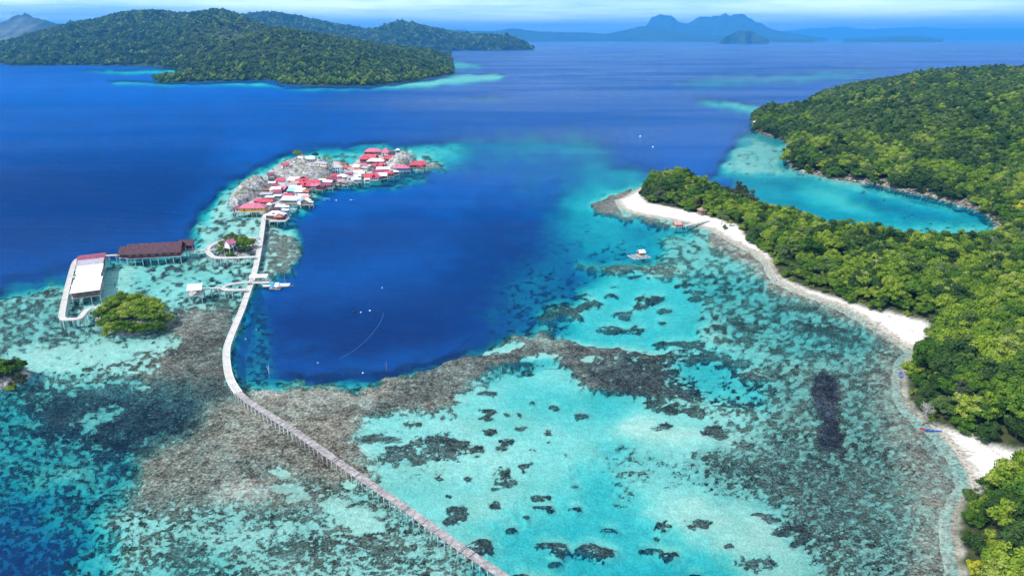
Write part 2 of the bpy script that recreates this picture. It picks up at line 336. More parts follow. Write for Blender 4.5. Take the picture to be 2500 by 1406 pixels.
 (ell(1450,872,22,8), 3, dict(D=1.5,C=.1), 6), (ell(1320,868,50,9,-5), 4, dict(D=1.5,C=.12), 6), (ell(1225,845,50,8,-15), 4, dict(D=2,C=.15), 6), (ell(1530,870,24,7), 3, dict(D=3,C=.1), 5),
 (ell(1590,915,150,46,6), 14, dict(D=1.4,C=.86,M=.4,T=.7,P=0), 12), (ell(1780,945,120,34,12), 22, dict(D=3.2,C=.62,M=.4,T=.9), 12), (ell(1830,905,60,16,0), 12, dict(D=3.5,C=.7,M=.4,T=.8), 10),
 (ell(1330,820,50,12,15), 5, dict(P=.7,T=.1), 6),
 (ell(1740,900,110,40,8), 26, dict(D=5.2,C=.3,M=.2,T=1), 10), (ell(1830,940,90,30,10), 24, dict(D=4.4,C=.35,M=.2,T=1), 10),  # cloud shadow beside the barrier, painted as a deeper, dark-toned floor
 # reefs off the long beach
 ([(1700,640),(1860,640),(1900,700),(2060,760),(2180,830),(2200,880),(2050,880),(1880,880),(1760,820),(1700,740)], 34, dict(D=2.8,C=.5,M=.9,T=.4,S=.5), 12),
 ([(1600,570),(1720,560),(1860,640),(1890,690),(1760,660),(1620,640)], 16, dict(D=2.2,C=.45,M=.85,T=.4,P=.3,S=.4), 10),
 (ell(1760,700,90,30,15), 24, dict(D=3.6,C=.55,T=.5), 10), (ell(1850,860,90,40,10), 26, dict(D=2.2,C=.35), 10),
 ([(1870,900),(1960,870),(2200,870),(2205,1000),(2340,1130),(2330,1250),(2345,1500),(2060,1500),(1960,1300),(1890,1200),(1860,1080),(1900,1000)], 34, dict(D=1.5,C=.58,M=1,T=.4,S=.72), 10),
 ([(2130,860),(2230,860),(2205,920),(2220,1010),(2330,1110),(2360,1200),(2325,1270),(2340,1500),(2200,1500),(2230,1250),(2180,1100),(2130,950)], 34, dict(D=.55,C=.55,M=1,T=.2,P=.5,S=.85), 8),
 (ell(1910,1150,210,66,10), 44, dict(D=1.6,C=.72,M=1,T=.55,S=.9), 12), (ell(2020,1230,110,90,40), 44, dict(D=1.5,C=.66,M=1,T=.6,S=.9), 12), (ell(1990,990,130,40,30), 30, dict(D=1.8,C=.5), 10),
 ([(1740,560),(1800,590),(1860,630),(1890,680),(1980,722),(2060,754),(2150,806),(2230,858),(2190,860),(2100,800),(1980,745),(1870,705),(1830,650),(1730,600)], 9, dict(D=.35,C=.62,M=.9,T=.25,P=.35,S=.8), 5),
 ([(1440,500),(1480,470),(1540,450),(1560,470),(1515,490),(1530,516),(1640,540),(1690,556),(1640,556),(1540,536),(1470,525)], 7, dict(D=.5,C=.85,M=.5,T=.6,P=.3), 5),
 ([(1985,905),(2010,895),(2050,910),(2056,960),(2050,1010),(2060,1050),(2054,1090),(2010,1092),(1996,1060),(2000,1000),(1982,950)], 5, dict(D=1.3,C=1,T=1,M=1,P=0), 6),
 (ell(735,852,45,12), 16, dict(D=13), 5), (ell(677,908,20,5), 6, dict(D=7), 3), (ell(860,918,60,14), 14, dict(D=8), 6), (ell(640,905,60,20,10), 16, dict(D=9), 6),
]
# single coral heads standing in the sand
for x, y, rx, ry in [(1492,711,18,6),(1525,758,26,10),(1540,796,34,11),(1482,795,30,9),(1585,722,34,12),(1560,742,20,8),(1620,750,18,6),(1614,781,13,6),(1500,800,20,8),(1624,830,24,8),(1655,824,18,6),(1405,768,24,8),(1340,802,20,8),
     (1800,776,22,6),(1812,820,34,7),(1850,795,26,9),(1690,830,30,9),(1740,860,46,8),(1800,870,36,9),(1850,910,48,16),(1790,880,40,8),(1700,870,40,10),(1890,850,22,6),(1966,793,26,12),(2000,850,24,7),(2035,855,26,6),(2030,800,32,14),(2030,824,18,6),(2088,820,24,12),(2140,895,22,7),(1950,745,50,8),
     (1190,950,24,9),(1195,995,20,7),(1190,1013,20,7),(1195,1044,20,8),(1240,1000,9,6),(1235,1065,22,8),(1225,1080,14,10),(1298,974,10,6),(1265,1000,8,7),(1270,1035,16,8),(1336,1048,10,8),(1350,982,12,6),(1422,1005,20,9),(1345,1072,6,3),(1378,1100,8,5),(1300,1088,7,4),
     (1280,1130,9,10),(1290,1122,8,6),(1228,1150,20,22),(1240,1170,20,10),(1075,1158,12,8),(1142,1157,10,6),(1105,1198,9,5),(1210,1180,10,5),(1318,1205,16,8),(1340,1200,12,6),(1402,1175,10,5),(1320,1225,20,7),(1340,1230,10,8),(1405,1230,12,7),(1120,1240,24,18),(1100,1260,20,10),(1290,1250,9,6),(1210,1225,14,8),(1550,1142,26,6),
     (1340,1318,40,14),(1370,1335,24,12),(1440,1325,40,18),(1470,1340,40,18),(1490,1280,26,9),(1620,1272,20,10),(1595,1330,20,8),(1565,1330,9,6),(1635,1342,26,11),(1690,1260,16,5),(1710,1270,28,11),(1700,1390,20,8),(1850,1365,48,18),(1930,1280,36,14),(1880,1255,22,8),(1850,1245,14,5),(1360,1360,18,8),(1250,1280,10,7),
     (1160,1330,40,16),(1180,1310,26,10),(1300,1400,44,12),(1270,1390,20,6),(1040,1340,10,6),(1035,1395,14,8),(1745,1045,30,12),(1760,1055,20,8),(1822,1076,18,8),(1720,1045,10,6),(1630,1030,18,9),(1605,1040,12,6),(1530,870,14,5),(1890,975,12,6),(1962,985,16,8),(1988,1178,12,10),(1955,1310,18,9),(1660,990,60,10),(1700,1000,30,8),(1600,975,30,9),
     (1060,1075,44,24),(1100,1080,40,30),(1020,1110,30,12),(980,1090,30,16),(950,1110,26,14),(940,1060,30,9),(1010,1025,20,8),(900,1060,30,10),(1150,1085,30,16),(1600,1300,12,5),(1780,1320,10,5),(1910,1290,20,8),(1660,690,18,5),(1700,720,14,5),(1500,690,12,4),(1440,735,30,12),(1380,750,44,16),(1330,770,30,12),(1425,712,22,8)]:
    LAY.append((ell(x, y, rx * 1.1, ry * 1.1), max(3.5, ry * .75), dict(D=1.7 if y > 880 else 2.4, C=.80, M=.55, T=.55 if y < 1220 else .75, P=.06), 6))

def sea_fields(px, py):
    sh = px.shape
    f = {'D': np.full(sh, 25.0), 'C': np.zeros(sh), 'M': np.full(sh, .3), 'T': np.full(sh, .5), 'P': np.zeros(sh), 'S': np.full(sh, .12), 'B': np.full(sh, .62)}
    w1 = fbm(px / 30, py / 16, 5, 11); w2 = fbm(px / 30, py / 16, 5, 29)
    for poly, fe, d, wp in LAY:
        if len(poly) == 14 and 'M' in d and d['M'] == .55: pass
        else:
            fe = fe * 1.35; wp = wp * 1.5 + 2; d = dict(d)
            if 'M' in d: d['M'] = .4 + .6 * d['M']
        P = np.asarray(poly); m = wp * 2 + fe + 4
        s = (px > P[:, 0].min() - m) & (px < P[:, 0].max() + m) & (py > P[:, 1].min() - m) & (py < P[:, 1].max() + m)
        if not s.any(): continue
        qx, qy = px[s] + w1[s] * wp * 2.2, py[s] + w2[s] * wp * 1.2
        a = sstep(-fe, fe, sdf(qx, qy, poly))
        for k, v in d.items(): f[k][s] = f[k][s] * (1 - a) + v * a
    C = f['C']; f['C'] = np.clip(C + fbm(px / 11, py / 6, 4, 51) * 1.5 * 4 * C * (1 - C) * .5, 0, 1)
    f['D'] = f['D'] * (1 + .22 * fbm(px / 50, py / 22, 4, 61))
    return f
def bank_shallow(f, px, py):
    """the floor rises to the waterline along the coasts"""
    for poly, wd in ((SPIT, 10), (FARL, 7), (ISL1, 9), (ISL2, 7), (ISL3, 9)):
        P = np.asarray(poly)
        s = (px > P[:, 0].min() - 40) & (px < P[:, 0].max() + 40) & (py > P[:, 1].min() - 40) & (py < P[:, 1].max() + 40)
        d = sdf(px[s], py[s], poly)
        a = sstep(-wd, -1, d)
        f['D'][s] = f['D'][s] * (1 - a) + 0.12 * a
        f['C'][s] = f['C'][s] * (1 - a * .5) + .5 * a * .5
        f['P'][s] = f['P'][s] * (1 - a) + .6 * a
        f['S'][s] = f['S'][s] * (1 - a) + .75 * a
    return f
cols = np.arange(-900, 3420, 4.0)
rows = np.concatenate([np.arange(1760, 700, -4), np.arange(700, 400, -2.6), np.arange(400, 200, -2.2), np.arange(200, 110, -1.5), np.array([110, 107, 104, 101, 98.5, 96.5, 95, 94, 93.6])])
PX, PY = np.meshgrid(cols, rows)
SEA = bank_shallow(sea_fields(PX, PY), PX, PY)
g = G(PX, PY, 0.0)
depth_geo = .4 + 4.0 * (1 - np.exp(-SEA['D'] * .16))
sb = g.copy(); sb[..., 2] = -depth_geo
landmask = np.maximum(sdf(PX, PY, SPIT), sdf(PX, PY, FARL)) > 14
f4 = grid_faces(*PX.shape); keep = ~(landmask.ravel()[f4].all(1))
att = {k: SEA[k].ravel() for k in 'DCMTPS'}
vv, ff, aa = compact(sb.reshape(-1, 3), f4[keep], att)

m_sea, b = mat('seabed')
P = b.pos()
C_, M_, T_, P_ = b.attr('C'), b.attr('M'), b.attr('T'), b.attr('P')
n1 = b.noise(P, 0.27, 9, 0.68, 0.25); n2 = b.noise(P, 2.1, 5, 0.68, 0.0)
nn = b.math('ADD', b.math('MULTIPLY', n1, b.math('SUBTRACT', 1.0, b.math('MULTIPLY', M_, .75))), b.math('MULTIPLY', n2, b.math('MULTIPLY', M_, .75)))
vo = b.n('ShaderNodeTexVoronoi'); vo.inputs['Scale'].default_value = 0.85; vo.inputs['Randomness'].default_value = 1.0
wob = b.n('ShaderNodeVectorMath', operation='MULTIPLY_ADD'); b.l(b.noise(P, .9, 3, .6, out='Color'), wob.inputs[0]); wob.inputs[1].default_value = (1.3, 1.3, 0); b.l(P, wob.inputs[2]); b.l(wob.outputs[0], vo.inputs['Vector'])
lump = b.math('SUBTRACT', .42, vo.outputs['Distance'])
nn = b.math('ADD', b.math('MULTIPLY_ADD', b.math('SUBTRACT', nn, .5), 2.1, .5), b.math('MULTIPLY', lump, b.math('SUBTRACT', .32, b.math('MULTIPLY', M_, .24))))
thr = b.math('SUBTRACT', 0.93, b.math('MULTIPLY', C_, .88))
mask = b.sm(nn, thr, b.math('ADD', thr, b.math('ADD', b.math('MULTIPLY', M_, .08), .07)))
v1 = b.noise(P, 0.30, 5, 0.7); v2 = b.noise(P, 1.6, 5, 0.75); v3 = b.noise(P, 0.035, 5, 0.65)
vmix = b.math('ADD', b.math('ADD', b.math('MULTIPLY', v1, .28), b.math('MULTIPLY', v2, .52)), b.math('ADD', b.math('MULTIPLY', v3, .20), b.math('MULTIPLY', lump, .09)))
hue = b.sm(b.noise(P, 0.05, 4, 0.6), 0.42, 0.6)
reef = b.mix(hue, b.ramp(vmix, [(0.41, (0.03, 0.015, 0.009)), (0.47, (0.18, 0.10, 0.06)), (0.53, (0.37, 0.235, 0.155)), (0.61, (0.74, 0.58, 0.44))]),
             b.ramp(vmix, [(0.41, (0.022, 0.015, 0.009)), (0.47, (0.13, 0.088, 0.056)), (0.53, (0.28, 0.21, 0.145)), (0.61, (0.70, 0.62, 0.50))]))
dark = b.ramp(vmix, [(0.41, (0.008, 0.005, 0.009)), (0.49, (0.055, 0.032, 0.042)), (0.55, (0.13, 0.085, 0.10)), (0.63, (0.30, 0.24, 0.26))])
rub = b.ramp(vmix, [(0.41, (0.09, 0.066, 0.05)), (0.47, (0.30, 0.225, 0.175)), (0.53, (0.50, 0.40, 0.33)), (0.61, (0.80, 0.72, 0.64))])
rc = b.mix(T_, reef, dark); rc = b.mix(P_, rc, rub)
sand = b.ramp(b.noise(P, 0.5, 6, 0.7), [(0.3, (0.50, 0.49, 0.42)), (0.5, (0.63, 0.61, 0.53)), (0.7, (0.74, 0.72, 0.63))])
sand = b.mix(b.sm(b.noise(P, .028, 6, .65), .46, .66), sand, (0.46, 0.50, 0.42))
sand = b.mix(b.attr('S'), sand, b.ramp(b.noise(P, .8, 6, .75), [(.4, (.10, .115, .09)), (.5, (.24, .26, .21)), (.62, (.52, .54, .47))]))
sand = b.mix(.5, sand, b.ramp(b.noise(P, 1.9, 3, .7), [(.38, (.5, .5, .5)), (.62, (1, 1, 1))]), 'MULTIPLY')
sand = b.mix(1.0, sand, (1.34, 1.26, 1.20), 'MULTIPLY')
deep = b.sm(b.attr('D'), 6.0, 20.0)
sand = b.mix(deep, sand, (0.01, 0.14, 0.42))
sand = b.mix(b.math('MULTIPLY', b.math('MULTIPLY', M_, C_), .85), sand, (0.34, 0.35, 0.31))
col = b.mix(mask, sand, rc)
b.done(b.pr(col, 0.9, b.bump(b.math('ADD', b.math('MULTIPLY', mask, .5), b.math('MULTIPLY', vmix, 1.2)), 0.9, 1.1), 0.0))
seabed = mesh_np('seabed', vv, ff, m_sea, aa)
tag(seabed, 'pale sand and brown coral reef under clear shallow water', 'seabed', kind='structure')

# ------------------------------------------------------------------ water sheet
st = 2
ri = np.unique(np.r_[np.arange(0, len(rows), st), len(rows) - 1]); ci = np.arange(0, len(cols), st)
wv = g[np.ix_(ri, ci)].reshape(-1, 3).copy(); wD = SEA['D'][np.ix_(ri, ci)].ravel()
wx, wy = PX[np.ix_(ri, ci)].ravel(), PY[np.ix_(ri, ci)].ravel()
# calm and wind-ruffled patches of the surface (how much sky each mirrors)
wR = 0.22 + 0.62 * sstep(700, 1500, wx + 1.2 * (300 - wy)) * (1 - sstep(330, 520, wy)) + .35 * np.exp(-((wx - 1080) / 230) ** 2 - ((wy - 250) / 60) ** 2) + .25 * np.exp(-((wx - 1150) / 200) ** 2 - ((wy - 430) / 40) ** 2) + .3 * np.exp(-((wx - 2200) / 250) ** 2 - ((wy - 1000) / 400) ** 2)
m_w, b = mat('sea_water')
P = b.pos(); D_ = b.attr('D')
ch = []
for k in (0.33, 0.047, 0.029):
    ch.append(b.math('EXPONENT', b.math('MULTIPLY', D_, -k)))
cc = b.n('ShaderNodeCombineColor'); [b.l(c, cc.inputs[i]) for i, c in enumerate(ch)]
tr = b.n('ShaderNodeBsdfTransparent'); b.l(cc.outputs[0], tr.inputs[0])
w_s = b.noise(b.scaled(P, (0.6, 1.3, 1)), 0.55, 5, 0.6); w_m = b.noise(b.scaled(P, (0.5, 1.6, 1)), 0.08, 5, 0.6); w_l = b.noise(b.scaled(P, (0.15, 1.0, 1)), 0.012, 6, 0.6)
hgt = b.math('ADD', b.math('MULTIPLY', w_s, .5), b.math('ADD', b.math('MULTIPLY', w_m, 1.3), b.math('MULTIPLY', w_l, 1.6)))
nrm = b.bump(hgt, 1.0, 2.6)
df = b.n('ShaderNodeBsdfDiffuse'); b.l(b.mix(b.sm(D_, 6.0, 18.0), (0.0, 0.085, 0.29), b.mix(b.attr('B'), (0.0, 0.026, 0.135), (0.0, 0.135, 0.53))), df.inputs[0]); b.l(nrm, df.inputs['Normal'])
opac = b.math('MULTIPLY', b.math('POWER', b.math('SUBTRACT', 1.0, b.math('EXPONENT', b.math('MULTIPLY', D_, -0.10))), 2.6), 0.9)
m1 = b.n('ShaderNodeMixShader'); b.l(opac, m1.inputs[0]); b.l(tr.outputs[0], m1.inputs[1]); b.l(df.outputs[0], m1.inputs[2])
streak = b.ramp(b.noise(b.scaled(P, (0.25, 1, 1)), 0.006, 6, 0.62, 0.8), [(0.38, (0.45,) * 3), (0.62, (1.0,) * 3)])
fr = b.n('ShaderNodeFresnel'); fr.inputs[0].default_value = 1.33; b.l(nrm, fr.inputs['Normal'])
fac = b.math('MULTIPLY', b.math('MULTIPLY', fr.outputs[0], streak), b.attr('R'))
gl = b.n('ShaderNodeBsdfGlossy'); gl.inputs['Roughness'].default_value = 0.16; b.l(nrm, gl.inputs['Normal'])
m2 = b.n('ShaderNodeMixShader'); b.l(fac, m2.inputs[0]); b.l(m1.outputs[0], m2.inputs[1]); b.l(gl.outputs[0], m2.inputs[2])
b.done(m2.outputs[0])
water = mesh_np('water', wv, grid_faces(len(ri), len(ci)), m_w, {'D': wD, 'R': wR, 'B': SEA['B'][np.ix_(ri, ci)].ravel()})
tag(water, 'clear turquoise to deep blue sea around the islands', 'sea', kind='structure')

# ------------------------------------------------------------------ near land: spit and the forested land beyond the bay
def ridge_z(px):
    return np.interp(px, [1820, 1900, 1980, 2060, 2140, 2190, 2240, 2310, 2400, 2500, 2800, 3400], [5, 7, 10, 17, 21, 25, 30, 32, 33, 33, 36, 42])
def land_height(x, y):
    px, py, _ = proj(x, y, 0.0 * x)
    sa = sdf(x, y, WSPIT); sbb = sdf(x, y, WFARL)
    fa = sdf(x, y, WFOREST_A)
    za = np.where(sa > 0, np.minimum(sa * .09, 1.0 + sa * .01), sa * .3)
    hill = np.clip(fa, 0, None)
    p0 = V(1660, 470); p1 = V(2440, 760); p2 = V(2450, 960); p3 = V(2560, 620); p4 = V(2480, 1330)
    def bump(p, h, r): return h * np.exp(-((x - p.x) ** 2 + (y - p.y) ** 2) / (2 * r * r))
    za = za + (1 - np.exp(-hill / 22)) * (1.6 + bump(p0, 8, 24) + bump(p1, 7, 46) + bump(p2, 8, 34) + bump(p3, 5, 60) + bump(p4, 6, 20) + 1.6 * fbm(x / 40, y / 40, 3, 5))
    zb = np.where(sbb > 0, np.minimum(sbb * .3, 1.2), sbb * .45) + (1 - np.exp(-np.clip(sbb, 0, None) / 95)) * ridge_z(px) * (1 + .42 * fbm(x / 80, y / 80, 4, 9) + .35 * (.35 - np.abs(fbm(x / 120, y / 120, 3, 19))))
    return np.maximum(za, zb), sa, sbb, fa
lc = np.r_[np.arange(1480, 2640, 3.0), np.arange(2640, 3420, 15.0)]; dist = 95 * 1.0055 ** np.arange(0, 520)
LX, LD = np.meshgrid(lc, dist)
ly = LD * CP - (0) ; u = (LX - CX) / F
ly = (LD - H * SP) / CP; lx = u * LD
lz, sa, sbb, fa = land_height(lx, ly)
lv = np.stack([lx, ly, lz], -1).reshape(-1, 3)
lf = grid_faces(*LX.shape)
zf = lz.ravel()[lf]; on = (zf > -1.2).any(1)
isfor = ((fa > 9.0) | (sbb > 9.0)).ravel()[lf].all(1)
fo = np.maximum(sstep(-1.5, 2.0, fa + 1.2 * fbm(lx / 3, ly / 3, 3, 2)), 0).ravel()
rk = np.where(sbb > -9, 1.0, 0.0).ravel()
m_sand, b = mat('white_sand')
P = b.pos(); sep = b.n('ShaderNodeSeparateXYZ'); b.l(P, sep.inputs[0])
wet = b.sm(b.math('ADD', sep.outputs[2], b.math('MULTIPLY', b.noise(P, .25, 5, .6), .7)), 0.45, 0.75)
sc_ = b.mix(wet, b.ramp(b.noise(P, 1.2, 6, .7), [(0.35, (0.12, .10, .075)), (0.55, (0.42, .37, .30)), (0.7, (.55, .5, .43))]), b.ramp(b.noise(P, 2, 5, .7), [(0.36, (0.40, .36, .31)), (0.5, (.64, .61, .56)), (0.62, (0.80, .78, .74))]))
flo = b.ramp(b.noise(P, .4, 5, .6), [(0.3, (0.02, .03, .01)), (0.7, (0.07, .075, .03))])
zb_ = b.math('SUBTRACT', 1.0, b.math('MULTIPLY', b.math('ABSOLUTE', b.math('SUBTRACT', b.math('ADD', sep.outputs[2], b.math('MULTIPLY', b.noise(P, .12, 3, .5), .5)), 1.12)), 9.0), clamp=True)
sc_ = b.mix(b.math('MULTIPLY', zb_, b.sm(b.noise(P, 1.4, 5, .7), .47, .58)), sc_, (.26, .20, .14))
sc_ = b.mix(b.math('MULTIPLY', b.sm(b.noise(P, .16, 5, .65), .5, .66), .45), sc_, (.52, .47, .40))
sc_ = b.mix(b.attr('rk'), sc_, b.ramp(b.noise(P, .5, 6, .75), [(0.40, (0.03, .028, .022)), (0.52, (0.13, .115, .09)), (0.64, (.50, .46, .40))]))
sc_ = b.mix(b.attr('fo'), sc_, flo)
b.done(b.pr(sc_, .9, b.bump(b.noise(P, 1.5, 5, .6), .4, .3), 0.1))
m_fl, b = mat('forest_floor')
P = b.pos()
b.done(b.pr(b.ramp(b.noise(P, .4, 5, .6), [(0.3, (0.02, .03, .01)), (0.7, (0.07, .075, .03))]), .95, None, 0))
m_fl_h = m_fl
for nm, mk, mt, lb, ct in (('sand_beach', on & ~isfor, m_sand, 'white sand beaches between the lagoon and the forest', 'beach'),
                       ('forest_ground', on & isfor, m_fl, 'dark ground under the coastal forest', 'ground')):
    v_, f_, a_ = compact(lv, lf[mk], {'fo': fo, 'rk': rk})
    tag(mesh_np(nm, v_, f_, mt, a_), lb, ct, kind='structure')

# ------------------------------------------------------------------ far hills and mountains
m_hill, b = mat('far_hill')
P = b.pos()
cmx = b.ramp(b.noise(P, .004, 6, .65), [(0.35, (0.025, .045, .018)), (0.6, (0.06, .085, .03))])
b.done(b.pr(cmx, .95, b.bump(b.math('ADD', b.noise(P, .02, 6, .7), b.math('MULTIPLY', b.noise(P, .0016, 6, .6), 9.0)), 1.0, 40), 0))
HILLS = {}
def hill(name, sky_pts, coast, yr, tree_h, label, step=6, back=.6, namp=.24, ns=160., curve=1.6, seed=3, rows_=80, matl=None, x0=None):
    xs = np.arange(sky_pts[0][0], sky_pts[-1][0] + .1, step)
    sy = np.interp(xs, [p[0] for p in sky_pts], [p[1] for p in sky_pts])
    if not callable(yr):
        yv = np.interp(xs, [p[0] for p in yr], [p[1] for p in yr])
    ridge = np.array([atY(a, c, d) for a, c, d in zip(xs, sy, yv)])
    cyv = np.interp(xs, [p[0] for p in coast], [p[1] for p in coast])
    shore = np.array([G(a, c, 0) for a, c in zip(xs, cyv)])
    zr = np.maximum(ridge[:, 2] - tree_h, 1.0)
    if tree_h == 0: zr = zr * (1 + .09 * fbm(xs / 9.0, xs * 0 + seed, 4, seed))
    n2_ = rows_ // 2
    ts = np.r_[np.linspace(-.02, 1, rows_), np.linspace(1, 2, n2_)[1:]]
    T, K = np.meshgrid(ts, np.arange(len(xs)), indexing='ij')
    A = shore[None, :, :2]; Bp = ridge[None, :, :2]
    xy = np.where(T[..., None] <= 1, A + (Bp - A) * T[..., None], Bp + (Bp - A) * (T[..., None] - 1) * back)
    Tc = np.clip(T, 0, 1)
    prof = np.where(T <= 1, 1 - (1 - Tc) ** curve, 1 - (T - 1) ** 1.5)
    nzv = fbm(xy[..., 0] / ns, xy[..., 1] / ns, 5, seed) + .9 * (.35 - np.abs(fbm(xy[..., 0] / ns / .9, xy[..., 1] / ns / 1.3, 4, seed + 5)))
    edge = np.clip(np.minimum(T * 5, 1), 0, 1) * (1 - .75 * np.exp(-((T - 1) / .12) ** 2))
    z = zr[None, :] * prof + namp * zr.mean() * nzv * edge * 1.0
    z = np.where(T < 0, -4, z); z = np.where(T > 1.98, -5, z)
    v = np.concatenate([xy, z[..., None]], -1)
    HILLS[name + str(len(HILLS))] = v
    o = mesh_np(name, v.reshape(-1, 3), grid_faces(*T.shape), matl or m_hill)
    tag(o, label, 'hills', kind='structure')
    return v
H1 = hill('hills', [(378,196),(395,190),(450,182),(475,160),(500,138),(550,108),(600,86),(650,70),(690,66),(740,76),(800,86),(860,95),(900,104),(960,112),(1020,118),(1060,123),(1085,131),(1098,134),(1106,170)],
     [(378,199),(400,203),(520,200),(640,196),(672,197),(686,207),(760,210),(900,210),(1000,200),(1060,190),(1106,181)],
     [(378,1800),(450,1950),(550,2350),(690,2700),(900,3000),(1060,3300),(1085,3900),(1098,4000),(1106,2150)], 9, 'wooded headland hill with coconut groves across the water')
H2 = hill('hills', [(-500,100),(-200,110),(0,106),(30,98),(60,92),(110,72),(170,56),(230,50),(270,40),(310,33),(370,30),(410,33),(450,38),(520,30),(560,33),(620,52),(700,80),(760,100)],
     [(-500,160),(0,156),(28,161),(200,160),(370,162),(460,176),(760,196)],
     [(-500,4300),(760,4300)], 12, 'high forested island ridge behind the headland', ns=260, namp=.2, seed=5)
H3 = hill('hills', [(540,40),(600,36),(640,31),(680,34),(720,42),(760,50),(820,62),(880,72),(905,76),(930,70),(955,60),(980,56),(1010,58),(1040,66),(1080,75),(1120,84),(1170,84),(1200,86),(1240,93),(1275,105),(1295,114),(1307,121)],
     [(540,126),(900,126),(1100,124),(1180,124),(1240,123.5),(1307,122.4)],
     [(540,6900),(1000,7000),(1307,6500)], 14, 'distant forested ridge running down to a low cape', ns=330, seed=8, namp=.2)
hill('hills', [(-400,60),(-100,70),(0,58),(30,44),(60,38),(90,44),(120,56),(160,62),(220,64)], [(-400,118),(220,118)], [(-400,9500),(220,9500)], 0, 'hazy blue hill far behind the island ridge', ns=500, seed=2)
m_mt = m_hill
hill('mountain', [(1560,99),(1575,66),(1590,46),(1605,37),(1622,37),(1640,43),(1658,56),(1680,59),(1698,47),(1716,43),(1735,43),(1760,38),(1790,35),(1812,36),(1830,44),(1850,56),(1880,70),(1910,78),(1950,85),(2000,93),(2020,97)],
     [(1560,99.6),(2020,98)], [(1560,26500),(2020,26500)], 0, 'two humped blue mountain on the horizon', step=4, ns=1500, namp=.12, seed=4)
hill('mountain', [(1090,76),(1130,73),(1150,76),(1190,77),(1220,75),(1250,70),(1280,73),(1310,77),(1350,79),(1400,80),(1450,81),(1480,84),(1520,76),(1545,69),(1575,64),(1600,68),(1660,80),(1760,88),(1860,93),(1990,96)],
     [(1090,101.5),(1540,101),(1640,99.5),(1990,98)], [(1090,21000),(1500,22000),(1990,24000)], 0, 'low dark blue coast range in front of the mountain', step=4, ns=1300, namp=.1, seed=6)
hill('mountain', [(1850,84),(1890,78),(1950,73),(2010,68),(2050,66),(2090,70),(2140,72),(2200,68),(2260,67),(2320,71),(2400,71),(2460,69),(2540,70),(2700,66),(3000,72)],
     [(1850,97),(3000,97)], [(1850,54000),(3000,54000)], 0, 'faint pale mountains low on the horizon', step=6, ns=2500, namp=.1, seed=7)
hill('mountain', [(1755,104),(1765,95),(1780,86),(1800,78),(1820,75),(1838,78),(1855,88),(1870,94),(1880,103)],
     [(1755,107),(1820,107.6),(1880,106)], [(1755,13200),(1880,13200)], 0, 'small dome shaped island in front of the mountain', step=3, ns=400, namp=.14, seed=9)
hill('mountain', [(2060,95.6),(2100,93),(2150,91),(2200,87),(2240,88),(2280,92),(2305,95.5)], [(2060,96.6),(2305,96.6)], [(2060,30000),(2305,30000)], 0, 'flat low island on the right of the horizon', step=4, ns=700, namp=.08, seed=12)

# ------------------------------------------------------------------ haze
m_hz, b = mat('haze')
pv = b.n('ShaderNodeVolumePrincipled'); pv.inputs['Color'].default_value = (0.07, 0.41, 1.0, 1); pv.inputs['Density'].default_value = 6.2e-5; pv.inputs['Anisotropy'].default_value = 0.0
b.l(pv.outputs[0], b.out.inputs['Volume'])
hz = MB().box((0, 27900, 545), (130000, 64000, 1120)).build('haze', m_hz)
tag(hz, 'thin blue sea haze over the far islands', 'haze', kind='stuff')
# smoke drifting over the farthest left ridge
m_sm, b = mat('smoke'); pv = b.n('ShaderNodeVolumePrincipled'); pv.inputs['Color'].default_value = (.92, .95, 1, 1)
tcs = b.n('ShaderNodeTexCoord').outputs['Object']; ln = b.n('ShaderNodeVectorMath', operation='LENGTH'); b.l(tcs, ln.inputs[0])
fall = b.sm(ln.outputs['Value'], 1.0, .25); dn = b.sm(b.noise(b.scaled(tcs, (1.3, 1.3, 2.2)), 1.3, 5, .6), .44, .66)
b.l(b.math('MULTIPLY', b.math('MULTIPLY', fall, dn), .0030), pv.inputs['Density']); b.l(pv.outputs[0], b.out.inputs['Volume'])
bm = bmesh.new(); bmesh.ops.create_icosphere(bm, subdivisions=3, radius=1.0); me = bpy.data.meshes.new('smoke'); bm.to_mesh(me); bm.free(); me.materials.append(m_sm)
o = bpy.data.objects.new('smoke', me); COL.objects.link(o); o.location = tuple(atY(25, 82, 5300)); o.scale = (330, 260, 105); o.rotation_euler = (0, R(-24), 0)
tag(o, 'pale smoke drifting over the hill at the picture edge', 'smoke', kind='stuff')
cy.volume_step_rate = 4.0
#@@FOREST
# ------------------------------------------------------------------ foliage
def leaf_mat(name, stops, transl=0.25):
    m, b = mat(name)
    rnd = b.n('ShaderNodeObjectInfo').outputs['Random']; t = b.attr('tone')
    P = b.pos()
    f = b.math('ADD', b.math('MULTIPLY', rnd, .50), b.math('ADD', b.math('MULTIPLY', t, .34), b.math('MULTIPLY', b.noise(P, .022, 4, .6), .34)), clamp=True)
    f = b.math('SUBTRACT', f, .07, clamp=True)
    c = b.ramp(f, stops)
    d = b.n('ShaderNodeBsdfDiffuse'); b.l(c, d.inputs[0])
    tl = b.n('ShaderNodeBsdfTranslucent'); b.l(c, tl.inputs[0])
    ms = b.n('ShaderNodeMixShader'); ms.inputs[0].default_value = transl; b.l(d.outputs[0], ms.inputs[1]); b.l(tl.outputs[0], ms.inputs[2])
    b.done(ms.outputs[0]); return m
LEAF = leaf_mat('leaves_bright', [(0.16, (0.03, 0.072, 0.014)), (0.36, (0.082, 0.170, 0.022)), (0.54, (0.140, 0.228, 0.026)), (0.74, (0.26, 0.34, 0.034)), (0.92, (0.34, 0.35, 0.13))])
LEAFD = leaf_mat('leaves_deep', [(0.20, (0.02, 0.048, 0.016)), (0.50, (0.055, 0.105, 0.028)), (0.72, (0.105, 0.17, 0.04)), (0.92, (0.18, 0.23, 0.08))])
